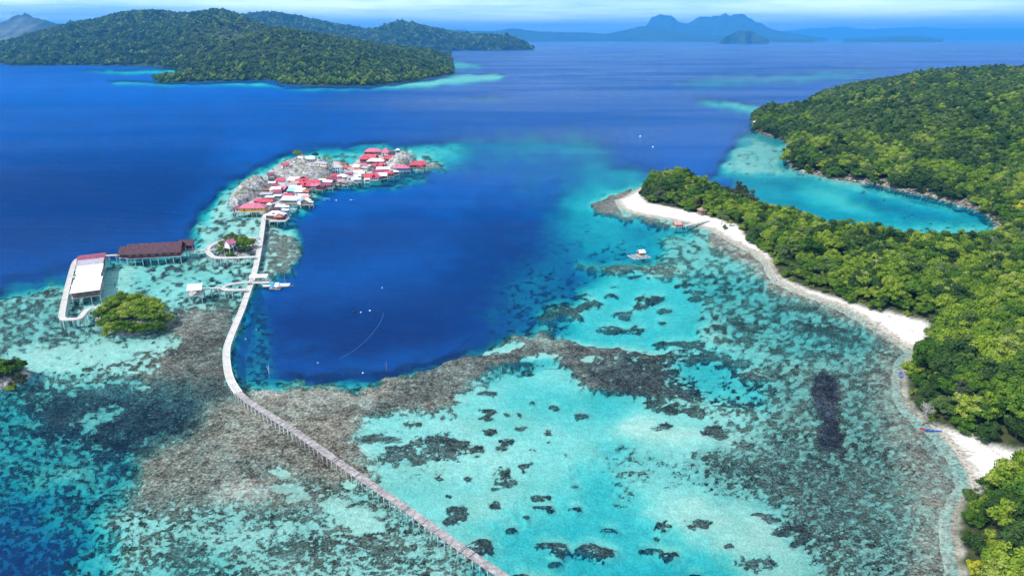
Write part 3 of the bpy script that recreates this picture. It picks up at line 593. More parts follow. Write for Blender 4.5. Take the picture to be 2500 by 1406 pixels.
LEAFG = leaf_mat('leaves_grey', [(0.2, (0.04, 0.055, 0.03)), (0.6, (0.085, 0.105, 0.055)), (0.9, (0.15, 0.16, 0.10))])
LEAFP = leaf_mat('leaves_palm', [(0.2, (0.04, 0.08, 0.02)), (0.6, (0.12, 0.17, 0.05)), (0.9, (0.25, 0.27, 0.10))])
LEAFR = leaf_mat('leaves_rust', [(0.2, (0.09, 0.02, 0.012)), (0.8, (0.24, 0.07, 0.035))])
LEAFY = leaf_mat('leaves_yellow', [(0.2, (0.17, 0.20, 0.015)), (0.8, (0.40, 0.38, 0.03))])
m_bark, b = mat('bark'); P = b.pos()
b.done(b.pr(b.ramp(b.noise(b.scaled(P, (1, 1, .2)), 3, 5, .6), [(0.3, (0.06, .045, .035)), (0.7, (0.24, .20, .16))]), .9, None, .1))
m_bone, b = mat('bare_branch')
b.done(b.pr((0.42, .39, .36), .9, None, .1))

def leaf_quads(C, Nn, size, rng):
    """one folded leaf clump (quad) per centre C facing about Nn"""
    n = len(C)
    a = rng.normal(size=(n, 3)); a -= (a * Nn).sum(1)[:, None] * Nn; a /= np.linalg.norm(a, axis=1)[:, None] + 1e-9
    bb = np.cross(Nn, a); s = size[:, None]
    asp = rng.uniform(.55, 1.0, (n, 1))
    k = rng.uniform(.1, .45, (n, 1))
    p0 = C - a * s; p1 = C + bb * s * asp - Nn * s * k; p2 = C + a * s; p3 = C - bb * s * asp + Nn * s * k * .3
    return np.stack([p0, p1, p2, p3], 1).reshape(-1, 3)
def make_crown(name, rad, hgt, nl, nq, qs, lm, seed, parent=None, z0=0.0, jit=.55, flat=1.0):
    rng = np.random.default_rng(seed)
    # lobes arranged through a dome
    L = []
    for k in range(nl):
        a = rng.uniform(0, 2 * math.pi); r = rad * math.sqrt(rng.uniform(0, 1)) * .78
        zz = hgt * (0.12 + .80 * math.sqrt(max(0, 1 - (r / rad) ** 2)) * rng.uniform(.35, 1.0))
        L.append((r * math.cos(a), r * math.sin(a), z0 + zz, rad * rng.uniform(.19, .36), rng.uniform(0, 1)))
    for k in range(max(1, nl // 8)):      # a few limbs that stand out of the crown
        a = rng.uniform(0, 6.28); L[k] = (rad * .95 * math.cos(a), rad * .95 * math.sin(a), z0 + hgt * rng.uniform(.2, .6), rad * .2, L[k][4])
    L[-1] = (L[-1][0] * .5, L[-1][1] * .5, z0 + hgt * 1.08, rad * .22, .9)
    L = np.array(L); w = L[:, 3] ** 2; idx = rng.choice(nl, nq, p=w / w.sum())
    d = rng.normal(size=(nq, 3)); d[:, 2] = np.abs(d[:, 2]) * 1.0 - .35; d /= np.linalg.norm(d, axis=1)[:, None]
    rr = L[idx, 3] * rng.uniform(.75, 1.28, nq)
    C = L[idx, :3] + d * rr[:, None] * np.array([1, 1, .8 * flat])
    Nn = d + rng.normal(size=(nq, 3)) * jit; Nn[:, 2] += .25; Nn /= np.linalg.norm(Nn, axis=1)[:, None]
    v = leaf_quads(C, Nn, qs * rng.uniform(.6, 1.35, nq), rng)
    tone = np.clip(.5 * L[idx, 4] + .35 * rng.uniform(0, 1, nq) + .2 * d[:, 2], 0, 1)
    V_ = [v]; F_ = [np.arange(nq * 4).reshape(-1, 4)]; T_ = [np.repeat(tone, 4)]
    # leafy bodies inside the lobes: the shaded inner foliage
    bm = bmesh.new(); bmesh.ops.create_icosphere(bm, subdivisions=1, radius=1.0)
    iv = np.array([q.co[:] for q in bm.verts]); fi = np.array([[q.index for q in p.verts] + [p.verts[2].index] for p in bm.faces]); bm.free()
    nb = nq * 4
    for k in range(nl):
        w_ = iv * L[k, 3] * .80 * (1 + rng.uniform(-.2, .2, (len(iv), 1))) * np.array([1, 1, .85]) + L[k, :3]
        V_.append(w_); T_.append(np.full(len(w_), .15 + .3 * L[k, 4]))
        F_.append(np.stack([fi[:, 0], fi[:, 1], fi[:, 2], fi[:, 2]], 1) + nb); nb += len(w_)
    V_ = np.concatenate(V_); F_ = np.concatenate(F_); T_ = np.concatenate(T_)
    me = bpy.data.meshes.new(name)
    q = F_[:nq]; t = F_[nq:, :3]
    me.vertices.add(len(V_)); me.vertices.foreach_set('co', V_.astype(np.float32).ravel())
    lp = np.concatenate([q.ravel(), t.ravel()]).astype(np.int32)
    me.loops.add(len(lp)); me.loops.foreach_set('vertex_index', lp)
    st_ = np.concatenate([np.arange(len(q)) * 4, len(q) * 4 + np.arange(len(t)) * 3]).astype(np.int32)
    me.polygons.add(len(st_)); me.polygons.foreach_set('loop_start', st_)
    me.update(calc_edges=True)
    a_ = me.attributes.new('tone', 'FLOAT', 'POINT'); a_.data.foreach_set('value', T_.astype(np.float32))
    me.materials.append(lm)
    return me
def trunk_mesh(name, h, r, rad, seed, mt=None, limbs=5, lean=.08):
    rnd = random.Random(seed); mb = MB()
    p = Vector((0, 0, -1.0)); q = Vector((rnd.uniform(-lean, lean) * h, rnd.uniform(-lean, lean) * h, h * .45))
    mb.tube(p, q, r, r * .7, 7)
    for k in range(limbs):
        a = k * 2 * math.pi / limbs + rnd.uniform(-.4, .4)
        e = q + Vector((math.cos(a) * rad * .55, math.sin(a) * rad * .55, h * rnd.uniform(.15, .35)))
        s_ = q.lerp(p, rnd.uniform(0, .15)); m_ = s_.lerp(e, .5) + Vector((0, 0, h * .03))
        mb.tube(s_, m_, r * .5, r * .32, 5); mb.tube(m_, e, r * .32, r * .1, 5)
    me = bpy.data.meshes.new(name); me.from_pydata(mb.v, [], mb.f); me.update(); me.materials.append(mt or m_bark)
    return me
# prototypes: (crown mesh, trunk mesh, trunk height)
KINDS = {}
def kind(key, n, rad, hgt, nl, nq, qs, lm, z0, tr_r, seed, **kw):
    KINDS[key] = [(make_crown('crown', rad * (1 + .08 * (k % 3 - 1)), hgt * (1 + .1 * (k % 2)), nl, nq, qs, lm, seed + k, z0=z0, **kw), trunk_mesh('trunk', z0 + hgt * .6, tr_r, rad, seed + k)) for k in range(n)]
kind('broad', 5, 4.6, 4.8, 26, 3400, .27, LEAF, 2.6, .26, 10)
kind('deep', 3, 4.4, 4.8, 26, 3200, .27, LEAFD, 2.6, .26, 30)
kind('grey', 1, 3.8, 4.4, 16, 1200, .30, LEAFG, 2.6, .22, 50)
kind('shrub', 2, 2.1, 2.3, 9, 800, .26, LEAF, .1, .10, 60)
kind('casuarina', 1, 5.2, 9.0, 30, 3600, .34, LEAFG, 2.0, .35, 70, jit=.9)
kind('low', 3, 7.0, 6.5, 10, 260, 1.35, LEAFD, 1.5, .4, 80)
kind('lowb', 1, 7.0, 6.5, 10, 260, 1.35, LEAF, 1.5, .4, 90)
kind('rust', 1, 2.8, 3.6, 9, 900, .32, LEAFR, 1.6, .16, 95)
kind('yellow', 1, 3.4, 3.6, 12, 1300, .34, LEAFY, 2.2, .2, 97)
# bare grey tree: limbs and twigs only
def bare_mesh(h, seed):
    rnd = random.Random(seed); mb = MB()
    def grow(p, d, L, r, n):
        q = p + d * L; mb.tube(p, q, r, r * .6, 5 if n > 1 else 3)
        if n == 0: return
        for k in range(4):
            nd = (d + Vector((rnd.uniform(-.8, .8), rnd.uniform(-.8, .8), rnd.uniform(-.15, .45)))).normalized()
            grow(q, nd, L * rnd.uniform(.55, .8), r * .55, n - 1)
    grow(Vector((0, 0, -.5)), Vector((.05, 0, 1)), h * .36, .22, 4)
    me = bpy.data.meshes.new('branches'); me.from_pydata(mb.v, [], mb.f); me.update(); me.materials.append(m_bone); return me
BARE = bare_mesh(8.5, 4)
def palm_meshes(h, seed, lean=1.2):
    rnd = random.Random(seed); mb = MB(); p = Vector((0, 0, -.5)); 
    for k in range(6):
        q = Vector((lean * ((k + 1) / 6) ** 2, 0, h * (k + 1) / 6)); mb.tube(p, q, .20 - .012 * k, .19 - .012 * k, 7); p = q
    tm = bpy.data.meshes.new('trunk'); tm.from_pydata(mb.v, [], mb.f); tm.update(); tm.materials.append(m_bark)
    vs, fs, tn = [], [], []
    for k in range(17):
        a = 2 * math.pi * k / 17 + rnd.uniform(-.15, .15); L = h * .42 * rnd.uniform(.85, 1.1); up = rnd.uniform(.1, 1.0)
        pts = [p + Vector((math.cos(a), math.sin(a), 0)) * L * t + Vector((0, 0, L * (up * t - (1.05 + .3 * up) * t * t * .75))) for t in (0, .2, .4, .6, .8, 1)]
        sd_ = Vector((-math.sin(a), math.cos(a), 0))
        for j in range(5):
            for s in (-1, 1):
                for m_ in range(3):
                    c0 = pts[j].lerp(pts[j + 1], m_ / 3); c1 = pts[j].lerp(pts[j + 1], m_ / 3 + .24)
                    wd = L * .22 * math.sin(math.pi * min(1, .18 + (j + m_ / 3) / 5.6))
                    e = (c0 + c1) / 2 + sd_ * s * wd + (pts[j + 1] - pts[j]) * .5 - Vector((0, 0, wd * .55))
                    b0 = len(vs); vs += [tuple(c0), tuple(c1), tuple(e)]; fs.append((b0, b0 + 1, b0 + 2)); tn += [.5 + .4 * rnd.random()] * 3
    cm = bpy.data.meshes.new('fronds'); cm.from_pydata(vs, [], fs); cm.update(); a_ = cm.attributes.new('tone', 'FLOAT', 'POINT'); a_.data.foreach_set('value', tn)
    cm.materials.append(LEAFP); return tm, cm
PALM = palm_meshes(9.0, 3)

# ------------------------------------------------------------------ scatter of the forests
def ground_z(x, y):
    return land_height(np.atleast_1d(np.float64(x)), np.atleast_1d(np.float64(y)))[0]
def scatter(spacing_at, x0, x1, y0, y1, base=4.0, seed=1):
    rng = np.random.default_rng(seed)
    xs, ys = np.meshgrid(np.arange(x0, x1, base), np.arange(y0, y1, base * .87))
    xs = xs + (np.arange(len(xs))[:, None] % 2) * base / 2
    xs = (xs + rng.uniform(-.38, .38, xs.shape) * base).ravel(); ys = (ys + rng.uniform(-.38, .38, ys.shape) * base).ravel()
    return xs, ys, rng
pts = []
for (x0, x1, y0, y1, base, lo, hi) in ((20, 330, 60, 330, 4.4, 0, 330), (60, 560, 300, 640, 5.2, 330, 620), (150, 1300, 500, 1450, 7.0, 620, 1500)):
    xs, ys, rng = scatter(None, x0, x1, y0, y1, base, int(base * 10))
    px, py, d = proj(xs, ys, 0 * xs)
    k = (d > lo * .92) & (d <= hi * .92) & (px > 1450) & (px < 2750) & (py < 1660)
    xs, ys = xs[k], ys[k]; z, sa, sbb, fa = land_height(xs, ys)
    k = (fa > 0.7) | (sbb > 0.5)
    for i in np.nonzero(k)[0]:
        pts.append((xs[i], ys[i], z[i], base, max(fa[i], -99), sbb[i]))
pts = np.array(pts)
# clearings: the open yard by the hut on the spit, the bare scar on the far slope
def away(pts, p, r): return (pts[:, 0] - p.x) ** 2 + (pts[:, 1] - p.y) ** 2 > r * r
for (x, y, z, r) in ((1772, 548, 1, 9.0), (1745, 536, 1, 5), (1806, 552, 1, 6), (2030, 350, 18, 13)):
    pts = pts[away(pts, V(x, y, z), r)]
rng = np.random.default_rng(5)
jit = rng.uniform(0, 1, len(pts))
FA, SB = pts[:, 4], pts[:, 5]
kindn = np.zeros(len(pts), int)       # index into FK
FK = [('broad', 0), ('broad', 1), ('broad', 2), ('broad', 3), ('broad', 4), ('deep', 0), ('deep', 1), ('deep', 2), ('grey', 0), ('shrub', 0), ('shrub', 1), ('yellow', 0), ('rust', 0)]
px, py, dd = proj(pts[:, 0], pts[:, 1], pts[:, 2] + 6)
deepness = np.clip(.26 + .62 * sstep(300, 700, dd) + .5 * fbm(pts[:, 0] / 45, pts[:, 1] / 45, 3, 44), 0.05, .95)
for i in range(len(pts)):
    u = jit[i]; v_ = rng.random()
    if v_ < .02: kindn[i] = 8
    elif v_ < .032: kindn[i] = 11
    elif v_ < .036 and FA[i] > 5: kindn[i] = 12
    elif u < deepness[i]: kindn[i] = 5 + rng.integers(3)
    else: kindn[i] = rng.integers(5)
scl = rng.uniform(.70, 1.32, len(pts)) * pts[:, 3] / 4.5
inn = np.maximum(FA, SB)
scl *= np.where(SB > 0, .88, .62) + np.where(SB > 0, .12, .38) * sstep(1.5, 9, inn)
edge_sh = (inn < 3.2) & (rng.random(len(pts)) < .35); kindn[edge_sh] = 9 + rng.integers(2, size=edge_sh.sum())
# shrub skirt along the forest edge
rot = rng.uniform(0, 6.283, len(pts))
sink = np.where(kindn < 9, 1.9 * scl * (1 - sstep(2, 9, inn)), 0)
tilt = rng.normal(0, .15, (len(pts), 2))

KW = {'broad': 'broadleaf tree', 'deep': 'dark green tree', 'grey': 'grey green tree', 'shrub': 'low shore shrub', 'yellow': 'yellow green tree', 'rust': 'rusty leaved tree'}
ADJ = {'broad': 'bright green', 'deep': 'deep green', 'grey': 'grey green', 'shrub': 'low bushy', 'yellow': 'yellow leaved', 'rust': 'rust red leaved'}
_used = set()
def place_tree(kd, loc, s, rz, label=None, group=None, cat='tree', name=None, sz=None, tl=(0, 0)):
    if kd[0] == 'palm': tm, cm = PALM
    else: cm, tm = KINDS[kd[0]][kd[1]]
    nm = name or {'broad': 'broadleaf_tree', 'deep': 'broadleaf_tree', 'grey': 'broadleaf_tree', 'yellow': 'broadleaf_tree', 'rust': 'broadleaf_tree', 'shrub': 'shrub', 'casuarina': 'casuarina_tree', 'low': 'broadleaf_tree', 'lowb': 'broadleaf_tree', 'palm': 'palm_tree'}[kd[0]]
    r = empty(nm, loc, rz, label, cat, group); r.scale = (s, s, sz or s); r.rotation_euler = (tl[0], tl[1], rz)
    for n_, me in (('crown', cm), ('trunk', tm)):
        o = bpy.data.objects.new(n_, me); COL.objects.link(o); o.parent = r
    return r
def where_words(px_, py_):
    return 'at %.1f percent across and %.1f percent down the photo' % (px_ / 25.0, py_ / 14.06)
vis = (px > 1400) & (px < 2520) & (py > 0) & (py < 1400)
order = np.argsort(np.where(vis, dd / scl, 1e9))
indiv = np.zeros(len(pts), bool)
N_IND = 232
indiv[order[:N_IND]] = True
ORD = ['first', 'second', 'third', 'fourth', 'fifth', 'sixth', 'seventh', 'eighth', 'ninth', 'tenth', 'eleventh', 'twelfth', 'thirteenth', 'fourteenth', 'fifteenth', 'sixteenth', 'seventeenth', 'eighteenth', 'nineteenth', 'twentieth']
TENS = ['', '', 'twenty', 'thirty', 'forty', 'fifty', 'sixty', 'seventy', 'eighty', 'ninety']
def ordw(n):
    n = min(n, 97)
    return ORD[n] if n < 20 else TENS[(n + 1) // 10] + (' ' + ORD[(n + 1) % 10 - 1] if (n + 1) % 10 else ' zeroth')
def zone(x_, y_):
    if y_ > 1290: return 'at the foot of the headland'
    if y_ > 1130: return 'on the headland below the boat beach'
    if y_ > 1010: return 'above the boat beach'
    if y_ > 930: return 'on the dark cape between the beaches'
    if y_ > 840: return 'on the crest of the cape'
    if x_ > 2380: return 'inland above the beaches'
    return 'beside the wide white beach' if y_ > 780 else 'above the wide white beach'
cnt = {}
for i in sorted(np.nonzero(indiv)[0], key=lambda i: inn[i]):
    kd = FK[kindn[i]]
    sz = 'large' if scl[i] > .98 else ('small' if scl[i] < .72 else 'rounded')
    z_ = zone(px[i], py[i]); key = (sz, kd[0], z_); n = cnt.get(key, 0); cnt[key] = n + 1
    lb = '%s %s %s from the water %s' % (ordw(n), sz, ADJ[kd[0]] + (' shrub' if kd[0] == 'shrub' else ' tree'), z_)
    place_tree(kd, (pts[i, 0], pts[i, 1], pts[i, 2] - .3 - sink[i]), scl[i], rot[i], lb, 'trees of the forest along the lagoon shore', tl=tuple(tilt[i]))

# helper collection read by the forest's geometry nodes (its members are crowns of trees that stand in the scene)
def proto_coll(name, keys, near):
    c = bpy.data.collections.new(name)
    for j, kd in enumerate(keys):
        cm = KINDS[kd[0]][kd[1]][0] if kd[0] != 'palm' else PALM[1]
        ob = next((o for o in COL.objects if o.data is cm), None)
        if ob is None:
            loc, s, lb = near[j]
            r = place_tree(kd, loc, s, .3 * j, lb, 'trees on the far shores')
            ob = next(o for o in r.children if o.data is cm)
        c.objects.link(ob); 
    return c, [o.name for o in c.objects]
def forest_stuff(name, P3, scale, rots, idx, keys, near, label):
    c, _ = proto_coll(name + '_kinds', keys, near)
    order_ = sorted(range(len(keys)), key=lambda j: [o for o in c.objects][j].name)
    names = [o.name for o in c.objects]; rank = {n: r for r, n in enumerate(sorted(names))}
    remap = np.array([rank[names[j]] for j in range(len(names))])
    me = bpy.data.meshes.new(name); me.vertices.add(len(P3)); me.vertices.foreach_set('co', np.asarray(P3, np.float32).ravel())
    a = me.attributes.new('sc', 'FLOAT', 'POINT'); a.data.foreach_set('value', np.asarray(scale, np.float32))
    a = me.attributes.new('ix', 'INT', 'POINT'); a.data.foreach_set('value', remap[idx].astype(np.int32))
    a = me.attributes.new('ro', 'FLOAT_VECTOR', 'POINT'); a.data.foreach_set('vector', np.asarray(rots, np.float32).ravel())
    me.update(); o = bpy.data.objects.new(name, me); COL.objects.link(o)
    ng = bpy.data.node_groups.new(name, 'GeometryNodeTree')
    ng.interface.new_socket('Geometry', in_out='INPUT', socket_type='NodeSocketGeometry'); ng.interface.new_socket('Geometry', in_out='OUTPUT', socket_type='NodeSocketGeometry')
    N = ng.nodes.new; gi = N('NodeGroupInput'); go = N('NodeGroupOutput'); ip = N('GeometryNodeInstanceOnPoints'); ci_ = N('GeometryNodeCollectionInfo')
    ci_.inputs['Collection'].default_value = c; ci_.inputs['Separate Children'].default_value = True; ci_.inputs['Reset Children'].default_value = True
    def na(nm, dt):
        q = N('GeometryNodeInputNamedAttribute'); q.data_type = dt; q.inputs['Name'].default_value = nm; return q.outputs['Attribute']
    e2 = N('FunctionNodeEulerToRotation'); ng.links.new(na('ro', 'FLOAT_VECTOR'), e2.inputs[0])
    ng.links.new(gi.outputs[0], ip.inputs['Points']); ng.links.new(ci_.outputs[0], ip.inputs['Instance']); ip.inputs['Pick Instance'].default_value = True
    ng.links.new(na('ix', 'INT'), ip.inputs['Instance Index']); ng.links.new(e2.outputs[0], ip.inputs['Rotation']); ng.links.new(na('sc', 'FLOAT'), ip.inputs['Scale'])
    ng.links.new(ip.outputs[0], go.inputs[0])
    md = o.modifiers.new('forest', 'NODES'); md.node_group = ng
    tag(o, label, 'forest', kind='stuff'); return o
rest = ~indiv
RP = pts[rest].copy(); RP[:, 2] -= .3 + sink[rest]
rr_ = np.c_[tilt[rest], rot[rest]]
forest_stuff('forest', RP[:, :3], scl[rest], rr_, kindn[rest], FK, {j: ((400 + 9 * j, 900, 40), 1.0, ORD[j] + ' tree standing out on the slope beyond the bay') for j in range(20)}, 'dense green forest covering the spit and the slope beyond the bay')

# far hill forests
def hill_points(v, dens, rng, zmin=1.0):
    nr, nc, _ = v.shape
    a = v[:-1, :-1]; b_ = v[:-1, 1:]; c = v[1:, :-1]
    area = np.abs((b_ - a)[..., 0] * (c - a)[..., 1] - (b_ - a)[..., 1] * (c - a)[..., 0])
    n = rng.poisson(area * dens(a[..., 0], a[..., 1]))
    n[int(nr * .86):] = 0
    I, J = np.nonzero(n); rep = n[I, J]; I = np.repeat(I, rep); J = np.repeat(J, rep)
    s, t = rng.uniform(0, 1, len(I)), rng.uniform(0, 1, len(I))
    p = a[I, J] + (b_ - a)[I, J] * s[:, None] + (c - a)[I, J] * t[:, None]
    return p[p[:, 2] > zmin]
rng = np.random.default_rng(21)
allp, alls = [], []
for v, sp0, sc0 in ((H1, 10.5, .95), (H2, 17, 1.6), (H3, 26, 2.5)):
    dn = lambda x, y, sp0=sp0: 1.0 / (sp0 ** 2) + 0 * x
    p = hill_points(v, dn, rng); px_, _, _ = proj(p[:, 0], p[:, 1], p[:, 2]); p = p[(px_ > -60) & (px_ < 1330)]
    allp.append(p); alls.append(np.full(len(p), sc0) * rng.uniform(.6, 1.3, len(p)))
hp = np.concatenate(allp); hs = np.concatenate(alls)
hpx, hpy, hd = proj(hp[:, 0], hp[:, 1], hp[:, 2])
grove = np.exp(-((hpx - 640) / 170) ** 2 - ((hpy - 120) / 34) ** 2) + .8 * np.exp(-((hpx - 540) / 80) ** 2 - ((hpy - 85) / 25) ** 2)
ispalm = (rng.random(len(hp)) < grove * .75) & (hd < 4200)
light = sstep(150, 200, hpy) * .45 + .25
ik = np.where(rng.random(len(hp)) < light, 3, rng.integers(3, size=len(hp)))
hs = np.where(rng.random(len(hp)) < .03, hs * 1.5, hs)
print('trees', len(pts), 'hill', len(hp))
A1 = {0: (tuple(G(700, 208.6, 0)), .9, 'dark tree at the waterline where the headland shore bends inward'), 1: (tuple(G(850, 209, 0)), .9, 'round dark tree on the middle of the headland shore'),
      2: (tuple(G(560, 198.5, 0)), .9, 'dark tree on the narrow point of the headland'), 3: (tuple(G(980, 201, 0)), .9, 'light green tree near the far end of the headland shore')}
hr = np.c_[np.zeros((len(hp), 2)), rng.uniform(0, 6.28, len(hp))]
q = ~ispalm
hp[:, 2] -= 1.0
forest_stuff('woodland', hp[q], hs[q], hr[q], ik[q], [('low', 0), ('low', 1), ('low', 2), ('lowb', 0)], A1, 'blue green woodland over the hills across the water')
q = ispalm
forest_stuff('palm_grove', hp[q], hs[q] * 1.15, hr[q], np.zeros(q.sum(), int), [('palm', 0)], {0: (tuple(V(795, 409, 6)), 1.0, 'tall coconut palm above the grey roofs behind the rocky hill')}, 'pale coconut palm groves on the headland hill')
#@@OBJ
# ------------------------------------------------------------------ rocky islets and village island
m_rock, b = mat('limestone'); P = b.pos()
rn = b.math('ADD', b.math('MULTIPLY', b.noise(P, .45, 8, .72, .5), .6), b.math('MULTIPLY', b.noise(P, 1.7, 5, .7), .4))
rc_ = b.ramp(rn, [(0.38, (0.035, .033, .035)), (0.46, (0.21, .19, .18)), (0.53, (0.43, .41, .39)), (0.62, (0.74, .73, .70))])
grs = b.sm(b.noise(P, .09, 5, .65), .50, .60)
rc_ = b.mix(b.math('MULTIPLY', grs, .55), rc_, b.ramp(rn, [(0.4, (0.07, .075, .03)), (0.6, (0.30, .30, .17))]))
b.done(b.pr(rc_, .95, b.bump(rn, 1.0, 1.4), .05))
m_dirt, b = mat('coral_rubble_ground'); P = b.pos()
b.done(b.pr(b.ramp(b.noise(P, 1.2, 6, .7), [(0.35, (0.14, .12, .10)), (0.55, (0.42, .38, .33)), (0.68, (0.68, .64, .58))]), .95, b.bump(b.noise(P, 1.5, 5, .7), .6, .4), .05))

BUMPS = []      # (world polygon, height, falloff width, roughness)
def rock_h(x, y, wp, hgt, fall, rough, seed):
    s = sdf(x, y, wp); s = s + 2.4 * fbm(x / 7, y / 7, 3, seed)
    up = (1 - np.exp(-np.clip(s, 0, None) / fall))
    c = np.mean(np.array(wp), axis=0)
    n = fbm(x / 5.5, y / 5.5, 5, seed + 3); r = np.abs(fbm(x / 2.2, y / 2.2, 3, seed + 6))
    z = up * hgt * (1 + rough * n) - up * r * rough * hgt * .35
    return np.where(s > 0, z, np.clip(s * .8, -2.5, 0)), s
def rock_mesh(name, poly_px, hgt, fall, rough, step, seed, m, label, cat=None, kind=None, zbase=0.0, group=None, spike=0.0):
    wp = [tuple(G(a, c, zbase)[:2]) for a, c in poly_px]
    A = np.array(wp); x0, y0 = A.min(0) - 5; x1, y1 = A.max(0) + 5
    xs, ys = np.meshgrid(np.arange(x0, x1, step), np.arange(y0, y1, step))
    z, s = rock_h(xs, ys, wp, hgt, fall, rough, seed)
    if spike: z = z + spike * np.where(s > 1, np.abs(fbm(xs / 1.6, ys / 1.6, 2, seed + 9)), 0)
    z = z + zbase * 0
    jx = .35 * step * fbm(xs * 3, ys * 3, 1, 3)
    v = np.stack([xs + jx, ys - jx, z], -1).reshape(-1, 3); f = grid_faces(*xs.shape)
    k = (z.ravel()[f] > -1.6).any(1); v, f, _ = compact(v, f, {})
    if k.sum() != len(k): 
        v = np.stack([xs + jx, ys - jx, z], -1).reshape(-1, 3); f = grid_faces(*xs.shape)[k]; v, f, _ = compact(v, f, {})
    c = v.mean(0); c[2] = 0
    o = mesh_np(name, v - c, f, m); o.location = c
    tag(o, label, cat, group, kind)
    def hz_(x, y):
        q, s_ = rock_h(np.array([x], float), np.array([y], float), wp, hgt, fall, rough, seed)
        return float(q[0])
    return hz_
VIL = [(598,500),(640,470),(660,452),(690,440),(740,425),(800,412),(860,400),(880,384),(900,376),(950,374),(975,380),(1000,392),(1010,402),(960,416),(930,424),(880,432),(840,438),(800,446),(760,454),(720,462),(700,474),(670,488),(640,500)]
zv = rock_mesh('village_ground', VIL, 1.1, 4, .25, 1.5, 2, m_dirt, 'pale coral rubble ground under the stilt village', kind='structure')
zA = rock_mesh('limestone_outcrop', [(566,500),(563,488),(574,474),(594,455),(618,442),(640,440),(652,452),(648,470),(634,482),(612,490),(598,500),(582,506)], 6.4, 3.2, .6, .7, 11, m_rock, 'jagged grey limestone outcrop at the near tip of the village', 'rock', spike=1.2)
zB = rock_mesh('rocky_hill', [(640,446),(646,430),(664,418),(692,404),(716,396),(760,392),(795,400),(822,414),(828,428),(800,440),(760,446),(710,446),(670,448)], 9.8, 9.5, .34, .8, 17, m_rock, 'high grey rocky hill with dry grass in the middle of the village', 'rock')
zC = rock_mesh('limestone_outcrop', [(938,410),(946,400),(962,392),(985,386),(1004,390),(1014,400),(1004,412),(985,417),(955,417)], 8.5, 4.0, .35, .7, 23, m_rock, 'pale domed limestone outcrop near the far end of the village', 'rock', spike=.6)
rock_mesh('limestone_outcrop', [(888,418),(896,409),(914,408),(922,415),(914,421),(896,422)], 3.6, 2.2, .4, .7, 29, m_rock, 'low grey rock among the white roofs of the village', 'rock')
def gz(x, y): return max(zv(x, y), zA(x, y), zB(x, y), zC(x, y), 0)
z1 = rock_mesh('islet_rock', ISL1, 2.6, 1.6, .5, .4, 31, m_rock, 'undercut limestone rock under the round mangrove islet', 'rock', spike=.5)
z2 = rock_mesh('islet_rock', [(534,608),(534,620),(562,627),(606,625),(640,616),(644,600),(622,590),(570,588),(540,594)], 2.0, 1.6, .6, .5, 37, m_rock, 'low dark rock under the tree islet inside the walkway loop', 'rock', spike=.5)
z3 = rock_mesh('islet_rock', ISL3, 1.8, 1.2, .7, .4, 41, m_rock, 'grey rocks of the small islet cut off by the picture edge', 'rock', spike=.9)
# shore rocks
for i, (x, y, r) in enumerate([(416,777,1.2),(1688,517,1.0),(2110,446,1.6),(2300,488,1.6),(2345,503,1.5),(1960,419,1.4)]):
    rock_mesh('boulder', [(x + r * 5.5 * math.cos(t), y + r * 1.7 * math.sin(t)) for t in np.linspace(0, 6.28, 10)[:-1]], 1.1 + .3 * (i % 2), .6, .4, .3, 50 + i, m_rock,
              ['single boulder standing just off the round mangrove islet', 'pale boulder at the back of the spit beach', 'light rock on the shore of the blue bay, first of four', 'light rock on the bay shore near its closed end', 'outermost light rock toward the closed end of the bay', 'light rock where the bay mouth shore turns'][i], 'boulder', group='rocks along the shores')

# trees on islets and in the village
def isl_trees(spec, zf, base_label, group, sub=-1.3):
    for j, (kd, px_, py_, s, words_) in enumerate(spec):
        p = V(px_, py_, 2.0); z = max(zf(p.x, p.y), .2) if zf else .5
        place_tree(kd, (p.x, p.y, z + sub), s, j * 1.7, words_ + ' ' + base_label, group, sz=s * random.uniform(.70, .92))
B_, D_k, S_ = lambda k: ('broad', k), lambda k: ('deep', k), lambda k: ('shrub', k)
isl_trees([(B_(0), 250, 772, 0.79, 'outermost yellow green tree toward the walkway'), (B_(4), 268, 764, 0.92, 'olive tree behind the walkway end'), (B_(1), 296, 760, 1.05, 'tall tree at the back on the walkway side'), (B_(2), 326, 757, 1.15, 'tallest tree at the back centre'), (B_(2), 356, 760, 1.05, 'olive tree at the back toward the reef'), (B_(3), 384, 766, 0.95, 'bright tree at the back outer corner'),
           (B_(3), 404, 777, 0.77, 'olive tree on the outer tip'), (B_(4), 262, 786, 0.79, 'bright bushy tree low on the walkway side'), (B_(0), 290, 780, 1.00, 'rounded tree in the middle on the walkway side'), (B_(4), 318, 778, 1.10, 'olive rounded tree in the very middle'), (B_(1), 346, 778, 1.10, 'broad bright tree in the middle'), (B_(2), 374, 783, 0.92, 'broad tree in the middle toward the tip'),
           (B_(3), 276, 800, 0.77, 'low bright tree in front on the walkway side'), (B_(4), 300, 803, 0.79, 'low olive tree in front'), (B_(0), 328, 801, 0.82, 'low bright tree in front centre'), (B_(2), 354, 800, 0.77, 'low olive leaning tree in front toward the tip'), (B_(1), 380, 795, 0.70, 'small front tree over the overhanging rock'), (S_(0), 398, 790, .8, 'small shrub over the water by the outer tip'), (S_(1), 258, 802, .8, 'small shrub at the front corner')], z1, 'of the round mangrove islet', 'trees of the round mangrove islet')
